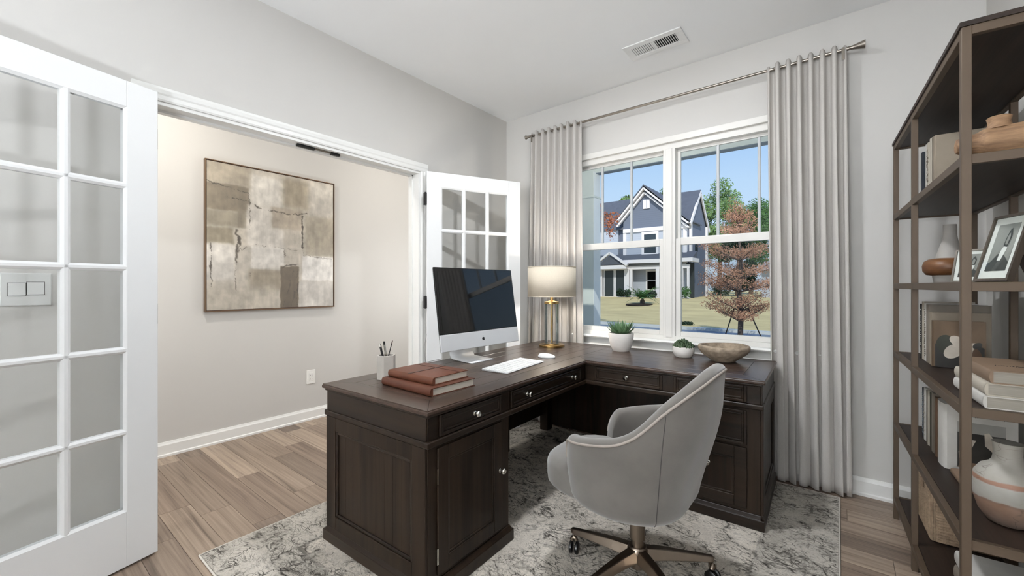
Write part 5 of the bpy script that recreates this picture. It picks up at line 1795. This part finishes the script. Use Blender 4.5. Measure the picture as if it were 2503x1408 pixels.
# ------------------------------------------------------------------ the house across the street
def siding(name, rgb, step=0.16):
    t = NT(name)
    tc = t.n('TexCoord')
    sp = t.n('SeparateXYZ')
    t.l(tc.outputs['Object'], sp.inputs[0])
    fr = t.math('FRACT', t.math('DIVIDE', sp.outputs['Z'], step))
    c = srgb(*rgb)
    t.color(t.ramp(fr, [(0.0, tuple(x * 0.75 for x in c[:3])), (0.12, c), (1.0, c)]))
    t.set(Roughness=0.8)
    t.bump(fr, 0.3, 0.02)
    return t.m
M['sid_dark'] = siding('slate_siding', (112, 120, 138))
M['sid_mid'] = siding('blue_grey_siding', (130, 140, 158))
M['sid_pale'] = siding('pale_grey_siding', (188, 194, 206))
M['shingle'] = plain('roof_shingle', (92, 96, 106), 0.9, var=0.12, scale=4, bump=0.4, bscale=30)
M['housewhite'] = plain('house_white_trim', (238, 234, 236), 0.6, var=0.02)
M['houseglass'] = plain('dark_house_glass', (52, 62, 70), 0.08, var=0.1, spec=0.6)
M['screen_mesh'] = plain('dark_porch_screen', (54, 60, 62), 0.5, var=0.15)
hs = thing('house', 'two-storey slate blue house with white trim and gable across the street', 'house', (0, 0, 0))
HB = 0.10
HYF = 33.0
HW, HD2 = M['housewhite'], 38.0
# main block with ridge along x
xr = -8.9
rid_y, rid_z, eav_z = 35.5, 8.7, 6.15
MB().box(-19, -8.95, HYF, HD2, HB, eav_z).prism([(HYF, eav_z), (rid_y, rid_z), (HD2, eav_z)], 0, -19, -8.95).build('main_wall', M['sid_dark'], hs)
rf = MB()
for (ya, za, yb_, zb_) in ((HYF - 0.35, eav_z - 0.32, rid_y, rid_z + 0.05), (HD2 + 0.35, eav_z - 0.32, rid_y, rid_z + 0.05)):
    rf.add([(-19.5, ya, za), (-8.75, ya, za), (-8.75, yb_, zb_), (-19.5, yb_, zb_), (-19.5, ya, za + 0.14), (-8.75, ya, za + 0.14), (-8.75, yb_, zb_ + 0.14), (-19.5, yb_, zb_ + 0.14)],
           [(0, 1, 2, 3), (7, 6, 5, 4), (0, 4, 5, 1), (1, 5, 6, 2), (2, 6, 7, 3), (3, 7, 4, 0)])
rf.build('roof', M['shingle'], hs)
for (ya, za, yb_, zb_) in ((HYF - 0.35, eav_z - 0.36, rid_y, rid_z), (HD2 + 0.35, eav_z - 0.36, rid_y, rid_z)):
    MB().bar((-8.78, ya, za), (-8.78, yb_, zb_), 0.10, 0.26).build('rake_board', HW, hs)
for yy in (HYF + 0.1, HD2 - 0.1):
    MB().box(-8.96, -8.80, yy - 0.14, yy + 0.14, HB, eav_z).build('corner_board', HW, hs)
# left block wall (paler, under the left roof)
MB().box(-19, -14.6, HYF - 0.25, HYF, HB, 5.9).build('wing_wall', M['sid_pale'], hs)
# projecting gable
px0, px1, ppk = -14.3, -8.95, -12.16
zl, zr, zp = 7.05, 6.20, 9.0
GY = HYF - 0.5
MB().box(px0 + 0.35, px1 - 0.1, GY, HYF + 0.2, HB, 5.55).build('gable_wall', M['sid_pale'], hs)
MB().prism([(px0 + 0.3, 5.75), (px1 - 0.1, 5.75), (px1 - 0.1, zr - 0.1), (ppk, zp - 0.2), (px0 + 0.3, zl - 0.15)], 1, GY - 0.05, HYF + 1.5).build('gable_face', M['sid_dark'], hs)
MB().box(px0 + 0.3, px1 - 0.05, GY - 0.12, GY + 0.05, 5.50, 5.80).build('band_board', HW, hs)
for (xa, za, xb_, zb_) in ((px0 - 0.15, zl - 0.55, ppk, zp), (px1 + 0.15, zr - 0.25, ppk, zp)):
    for k, (dz, yy, w) in enumerate(((-0.12, GY - 0.35, 0.34), (-0.44, GY - 0.20, 0.26))):
        MB().bar((xa, yy, za + dz), (xb_, yy, zb_ + dz), 0.12, w, (0, 1, 0)).build('rake_board', HW, hs)
    q = MB()
    q.add([(xa, GY - 0.45, za + 0.08), (xb_, GY - 0.45, zb_ + 0.08), (xb_, HYF + 3.0, zb_ + 0.08), (xa, HYF + 3.0, za + 0.08), (xa, GY - 0.45, za + 0.16), (xb_, GY - 0.45, zb_ + 0.18), (xb_, HYF + 3.0, zb_ + 0.18), (xa, HYF + 3.0, za + 0.16)],
          [(0, 1, 2, 3), (7, 6, 5, 4), (0, 4, 5, 1), (1, 5, 6, 2), (2, 6, 7, 3), (3, 7, 4, 0)])
    q.build('gable_roof', M['shingle'], hs)
v_ = MB().box(-12.32, -11.78, GY - 0.14, GY - 0.03, 7.3, 8.0).build('gable_vent', HW, hs)
MB().box(-12.03, -12.00, GY - 0.16, GY - 0.14, 7.34, 7.96).build('vent_bar', M['sid_dark'], v_)
for xx in (px0 + 0.42, px1 - 0.17):
    MB().box(xx - 0.13, xx + 0.13, GY - 0.08, GY + 0.02, 2.9, 5.55).build('corner_board', HW, hs)
def hwin(x0, x1, z0, z1, yy, fr=0.14, bars=(1, 1)):
    f_ = MB().box(x0 - fr, x0, yy - 0.08, yy, z0 - fr, z1 + fr).box(x1, x1 + fr, yy - 0.08, yy, z0 - fr, z1 + fr).box(x0, x1, yy - 0.08, yy, z0 - fr, z0).box(x0, x1, yy - 0.08, yy, z1, z1 + fr).build('window', HW, hs)
    MB().box(x0, x1, yy - 0.04, yy - 0.02, z0, z1).build('pane', M['houseglass'], f_)
    MB().box(x0, x1, yy - 0.06, yy - 0.03, (z0 + z1) / 2 - 0.03, (z0 + z1) / 2 + 0.03).build('meeting_rail', HW, f_)
hwin(-12.25, -11.3, 3.75, 5.25, GY - 0.02, 0.2)
hwin(-10.1, -9.5, 3.75, 5.25, GY - 0.02, 0.14)
# porch across the front
PY = 31.6
MB().prism([(PY - 0.4, 3.15), (HYF - 0.4, 3.75), (HYF - 0.4, 3.0), (PY - 0.4, 3.0)], 0, -16.9, -8.3).build('porch_roof', M['shingle'], hs)
MB().box(-16.9, -8.25, PY - 0.42, PY - 0.25, 2.92, 3.20).box(-8.42, -8.25, PY - 0.25, HYF, 2.92, 3.20).build('porch_fascia', HW, hs)
MB().box(-16.6, -8.55, PY - 0.10, PY + 0.10, 2.45, 2.72).build('porch_beam', HW, hs)
MB().box(-16.6, -8.5, PY - 0.05, HYF, HB - 0.1, HB + 0.12).build('porch_floor', M['concrete_out'], hs)
MB().box(-16.6, -8.5, HYF - 0.45, HYF - 0.35, HB + 0.1, 2.9).build('porch_back', M['screen_mesh'], hs)
# entry pediment
ex0, ex1, ez = -15.85, -13.1, 2.85
MB().prism([(ex0 + 0.3, ez), (ex1 - 0.3, ez), ((ex0 + ex1) / 2, ez + 0.72)], 1, PY - 0.65, PY + 0.2).build('pediment', M['shingle'], hs)
for xa in (ex0 - 0.1, ex1 + 0.1):
    MB().bar((xa, PY - 0.68, ez - 0.08), ((ex0 + ex1) / 2, PY - 0.68, ez + 0.95), 0.16, 0.28, (0, 1, 0)).build('pediment_board', HW, hs)
MB().box(ex0, ex1, PY - 0.72, PY - 0.55, ez - 0.35, ez - 0.05).build('pediment_beam', HW, hs)
for (xa, w) in ((-15.6, 0.34), (-13.3, 0.40), (-12.95, 0.18), (-10.85, 0.26), (-9.15, 0.30), (-8.65, 0.14)):
    MB().box(xa - w / 2, xa + w / 2, PY - 0.14, PY + 0.14, HB, 2.6).box(xa - w / 2 - 0.05, xa + w / 2 + 0.05, PY - 0.19, PY + 0.19, HB, HB + 0.2).build('porch_post', HW, hs)
for (x0, x1) in ((-15.25, -14.45), (-14.25, -13.55)):
    f_ = MB().box(x0 - 0.07, x0, PY - 0.05, PY + 0.02, HB + 0.1, 2.5).box(x1, x1 + 0.07, PY - 0.05, PY + 0.02, HB + 0.1, 2.5).box(x0, x1, PY - 0.05, PY + 0.02, HB + 0.1, HB + 0.2).box(x0, x1, PY - 0.05, PY + 0.02, 2.42, 2.5).build('screen_panel', HW, hs)
    MB().box(x0, x1, PY - 0.03, PY - 0.01, HB + 0.2, 2.42).build('pane', M['screen_mesh'], f_)
hwin(-12.0, -11.1, 0.9, 2.3, HYF - 0.46, 0.12)
MB().box(-8.97, -8.93, 34.5, 35.3, 3.9, 5.0).build('window', M['houseglass'], hs)

h2 = thing('house', 'small grey-roofed house half hidden behind the copper tree at the right', 'house', (-1.6, 37.5, 0.24))
MB().box(-3.2, 4, 0, 7, 0, 2.2).build('main_wall', M['sid_pale'], h2)
MB().add([(-3.7, -0.5, 2.1), (4.5, -0.5, 2.1), (4.5, 7.5, 2.1), (-3.7, 7.5, 2.1), (-1.2, 3.5, 4.4), (2.2, 3.5, 4.4)], [(3, 2, 1, 0), (0, 1, 5, 4), (1, 2, 5), (2, 3, 4, 5), (3, 0, 4)]).build('roof', plain('pale_shingle', (150, 150, 150), 0.9, var=0.12, scale=5), h2)

# ------------------------------------------------------------------ plants outside
def leafcloud(mb, blobs, n, size, rg, flat=0.5):
    tot = sum(b[3] * b[4] * b[5] for b in blobs)
    for (cx, cy, cz, rx, ry, rz) in blobs:
        k = int(n * rx * ry * rz / tot) + 1
        for _ in range(k):
            a, b = rg.uniform(0, 2 * PI), math.acos(rg.uniform(-1, 1))
            r = rg.random() ** 0.4
            p = Vector((cx + rx * r * math.sin(b) * math.cos(a), cy + ry * r * math.sin(b) * math.sin(a), cz + rz * r * math.cos(b)))
            u = Vector((rg.gauss(0, 1), rg.gauss(0, 1), rg.gauss(0, 1))).normalized()
            w = u.orthogonal().normalized()
            s = size * rg.uniform(0.6, 1.3)
            mb.add([tuple(p - u * s), tuple(p + w * s * 0.45), tuple(p + u * s), tuple(p - w * s * 0.45)], [(0, 1, 2, 3)])
    return mb
M['copper'] = plain('copper_leaves', (188, 142, 114), 0.8, var=0.4, scale=3)
M['copper2'] = plain('rust_leaves', (176, 108, 76), 0.8, var=0.4, scale=3)
M['green1'] = plain('green_leaves', (122, 150, 92), 0.8, var=0.45, scale=1.2)
M['green2'] = plain('deep_green_leaves', (84, 118, 68), 0.8, var=0.45, scale=1.2)
M['green3'] = plain('dark_evergreen_leaves', (52, 68, 52), 0.85, var=0.4, scale=1.2)
M['bark'] = plain('grey_bark', (104, 90, 80), 0.9, var=0.25, scale=14, bump=0.4, bscale=30)
M['stake'] = plain('dark_stake', (38, 34, 32), 0.7)
for k in ('copper', 'copper2', 'green1', 'green2', 'green3'):
    nt = M[k].node_tree
    b = nt.nodes['Principled BSDF']
    b.inputs['Specular IOR Level'].default_value = 0.15
rg = random.Random(11)
tx, ty = -2.25, 13.4
ct = thing('young_tree', 'young tree with dry copper-brown leaves held by two dark stakes across the right panes', 'tree', (tx, ty, GZ))
trunk = MB().tube([(0, 0, 0), (0.02, 0, 0.6), (-0.02, 0, 1.4), (0.03, 0, 2.4), (-0.05, 0, 3.3), (-0.12, 0, 3.9)], [0.075, 0.07, 0.06, 0.045, 0.025, 0.008], 8)
blobs = []
br = MB()
tiers = [(0.70, 0.80, 8, 0.24), (1.00, 0.85, 7, 0.22), (1.55, 1.35, 10, 0.28), (1.9, 1.2, 8, 0.22), (2.45, 0.95, 8, 0.28), (3.05, 0.40, 6, 0.24), (3.45, 0.30, 5, 0.22)]
for (hz, R_, nb_, th) in tiers:
    for k in range(nb_):
        a = 2 * PI * k / nb_ + rg.uniform(-0.3, 0.3)
        L_ = R_ * rg.uniform(0.65, 1.12)
        dz = rg.uniform(0.0, 0.35) + 0.1
        e_ = (L_ * math.cos(a), L_ * math.sin(a), hz + dz)
        br.tube([(0, 0, hz - 0.1), (e_[0] * 0.5, e_[1] * 0.5, hz + dz * 0.35), e_], [0.022, 0.014, 0.005], 5)
        for q in (0.45, 0.7, 0.95):
            blobs.append((e_[0] * q, e_[1] * q, hz + dz * q, 0.24, 0.24, th * 0.6))
blobs += [(-0.1, 0, 3.7, 0.22, 0.22, 0.4), (-0.18, 0, 4.05, 0.12, 0.12, 0.22)]
trunk.build('trunk', M['bark'], ct, smooth=60)
br.build('branches', M['bark'], ct, smooth=60)
leafcloud(MB(), blobs, 17000, 0.025, rg).build('foliage', M['copper'], ct, kind='stuff')
for (dx, ddx) in ((-0.42, 0.28), (0.62, -0.42)):
    MB().tube([(dx, -0.1, 0), (dx + ddx, -0.02, 1.0)], 0.018, 6).build('stake', M['stake'], ct)

lt = thing('young_tree', 'rust-leaved tree partly hidden by the porch column, its branch before the house', 'tree', (-7.02, 13.0, GZ))
MB().tube([(0, 0, 0), (0.03, 0, 1.4), (0, 0, 2.8), (0.02, 0, 4.4)], [0.08, 0.07, 0.05, 0.02], 8).tube([(0, 0, 3.3), (0.5, 0.1, 4.0), (1.15, 0.1, 4.1)], [0.03, 0.02, 0.006], 6).tube([(0.5, 0.1, 4.0), (0.85, 0.1, 3.6), (0.95, 0.1, 3.3)], [0.016, 0.010, 0.004], 5).build('trunk', M['bark'], lt, smooth=60)
leafcloud(MB(), [(0.85, 0.1, 4.0, 0.42, 0.3, 0.16), (0.9, 0.1, 3.78, 0.34, 0.3, 0.2), (0.95, 0.1, 3.5, 0.2, 0.2, 0.22), (0.95, 0.1, 3.3, 0.09, 0.1, 0.16), (0.1, 0, 4.4, 0.5, 0.5, 0.4), (-0.3, 0, 3.9, 0.5, 0.5, 0.5)], 2200, 0.040, rg).build('foliage', M['copper2'], lt, kind='stuff')

def tree(label, x, yv, h, blobs, n, size, m, tr=0.22):
    t_ = thing('tree', label, 'tree', (x, yv, lz(x, min(yv, 76))))
    MB().tube([(0, 0, 0), (0.1, 0, h * 0.4), (0, 0, h * 0.75)], [tr, tr * 0.8, tr * 0.3], 8).build('trunk', M['bark'], t_, smooth=60)
    leafcloud(MB(), blobs, n, size, rg).build('foliage', m, t_, kind='stuff')
def crown(h, r, k, z0=0.35):
    o = []
    for _ in range(k):
        t_ = rg.random()
        zz = h * (z0 + (1 - z0) * t_)
        rr = r * math.sqrt(max(0.05, 1 - (2 * t_ - 0.8) ** 2 / 1.5))
        a = rg.uniform(0, 2 * PI)
        o.append((rr * 0.6 * math.cos(a), rr * 0.6 * math.sin(a), zz, r * 0.42, r * 0.42, r * 0.36))
    return o
tree('tall light green tree behind the right side of the house', -9.3, 44.5, 10.6, crown(10.6, 2.5, 26), 15000, 0.105, M['green1'])
tree('broad deep green tree behind the top of the copper tree', -7.4, 50.2, 9.6, crown(9.6, 2.7, 30), 16000, 0.105, M['green2'])
tree('dark evergreen low behind the copper tree', -6.9, 40.0, 5.6, crown(5.6, 1.5, 18, 0.1), 9000, 0.10, M['green3'])
tree('dark evergreen at the far right edge behind the small house', -1.0, 54, 6.5, crown(6.5, 3.0, 18, 0.1), 6000, 0.14, M['green3'])
tree('green tree rising behind the gable of the house', -19.2, 45, 10.6, crown(10.6, 2.2, 20), 9000, 0.105, M['green1'])
tree('dark tree behind the roof just right of the gable', -14.4, 46, 11.3, crown(11.3, 2.2, 20), 9000, 0.105, M['green2'])

pl = thing('sago_palm', 'low sago palm in a round mulch bed on the lawn', 'plant', (-9.55, 25.0, lz(-9.55, 25.0)))
M['frond'] = plain('palm_frond', (104, 146, 92), 0.6, var=0.3, scale=6)
MB().lathe([(0.13, 0), (0.15, 0.15), (0.10, 0.30)], 12).build('trunk', M['bark'], pl, smooth=60)
for k in range(34):
    a = 2 * PI * k / 34 + rg.uniform(-0.1, 0.1)
    up = rg.uniform(0.25, 1.1)
    mb = MB()
    prev = None
    for q in range(9):
        t_ = q / 8
        r_ = 0.95 * t_
        zz = 0.30 + up * 1.15 * t_ - 0.55 * t_ * t_ * (1.2 - up * 0.5)
        p = Vector((r_ * math.cos(a), r_ * math.sin(a), zz))
        if prev is not None:
            s_ = Vector((-math.sin(a), math.cos(a), 0)) * 0.24 * math.sin(PI * min(1, t_ + 0.1))
            d = (p - prev)
            for sg in (-1, 1):
                tip = p + s_ * sg + Vector((0, 0, 0.03)) + d * 0.5
                mb.add([tuple(prev), tuple(prev + d * 1.1), tuple(tip)], [(0, 1, 2)])
        prev = p
    mb.build('frond', M['frond'], pl)
mu = thing('mulch_bed', 'oval dark mulch bed around the sago palm', 'mulch', (-9.62, 24.7, lz(-9.62, 24.7)))
MB().lathe([(0.82, -0.02), (0.78, 0.04), (0.45, 0.07), (0.001, 0.08)], 28, cap=False).build('mulch', M['soil'], mu, smooth=60)
def shrub(label, x, yv, w, h, m, n=700):
    t_ = thing('shrub', label, 'shrub', (x, yv, lz(x, yv)), 0, 'foundation shrubs')
    MB().tube([(0, 0, 0), (0, 0, h * 0.5)], 0.03, 6).build('stem', M['bark'], t_)
    leafcloud(MB(), [(-w * 0.25, 0, h * 0.5, w * 0.3, 0.3, h * 0.5), (w * 0.25, 0, h * 0.45, w * 0.3, 0.3, h * 0.45)], n, 0.07, rg).build('foliage', m, t_, kind='stuff')
shrub('dark shrub before the entry screens of the house', -13.3, 30.9, 1.1, 0.7, M['green3'])
shrub('small dark shrub right behind the sago palm', -11.2, 30.9, 0.9, 0.6, M['green3'])
shrub('rounded green shrub at the right porch post', -8.9, 30.6, 1.3, 1.0, M['green2'])
shrub('dark shrub at the back corner of the house side wall', -7.7, 37.3, 1.4, 1.2, M['green3'])
sd = thing('ground_cover', 'small clump of dark plants at the kerb edge of the lawn', 'plant', (-4.85, 17.35, lz(-4.85, 17.35)))
leafcloud(MB(), [(0, 0, 0.06, 0.34, 0.16, 0.09)], 260, 0.045, rg).build('foliage', M['green3'], sd, kind='stuff')
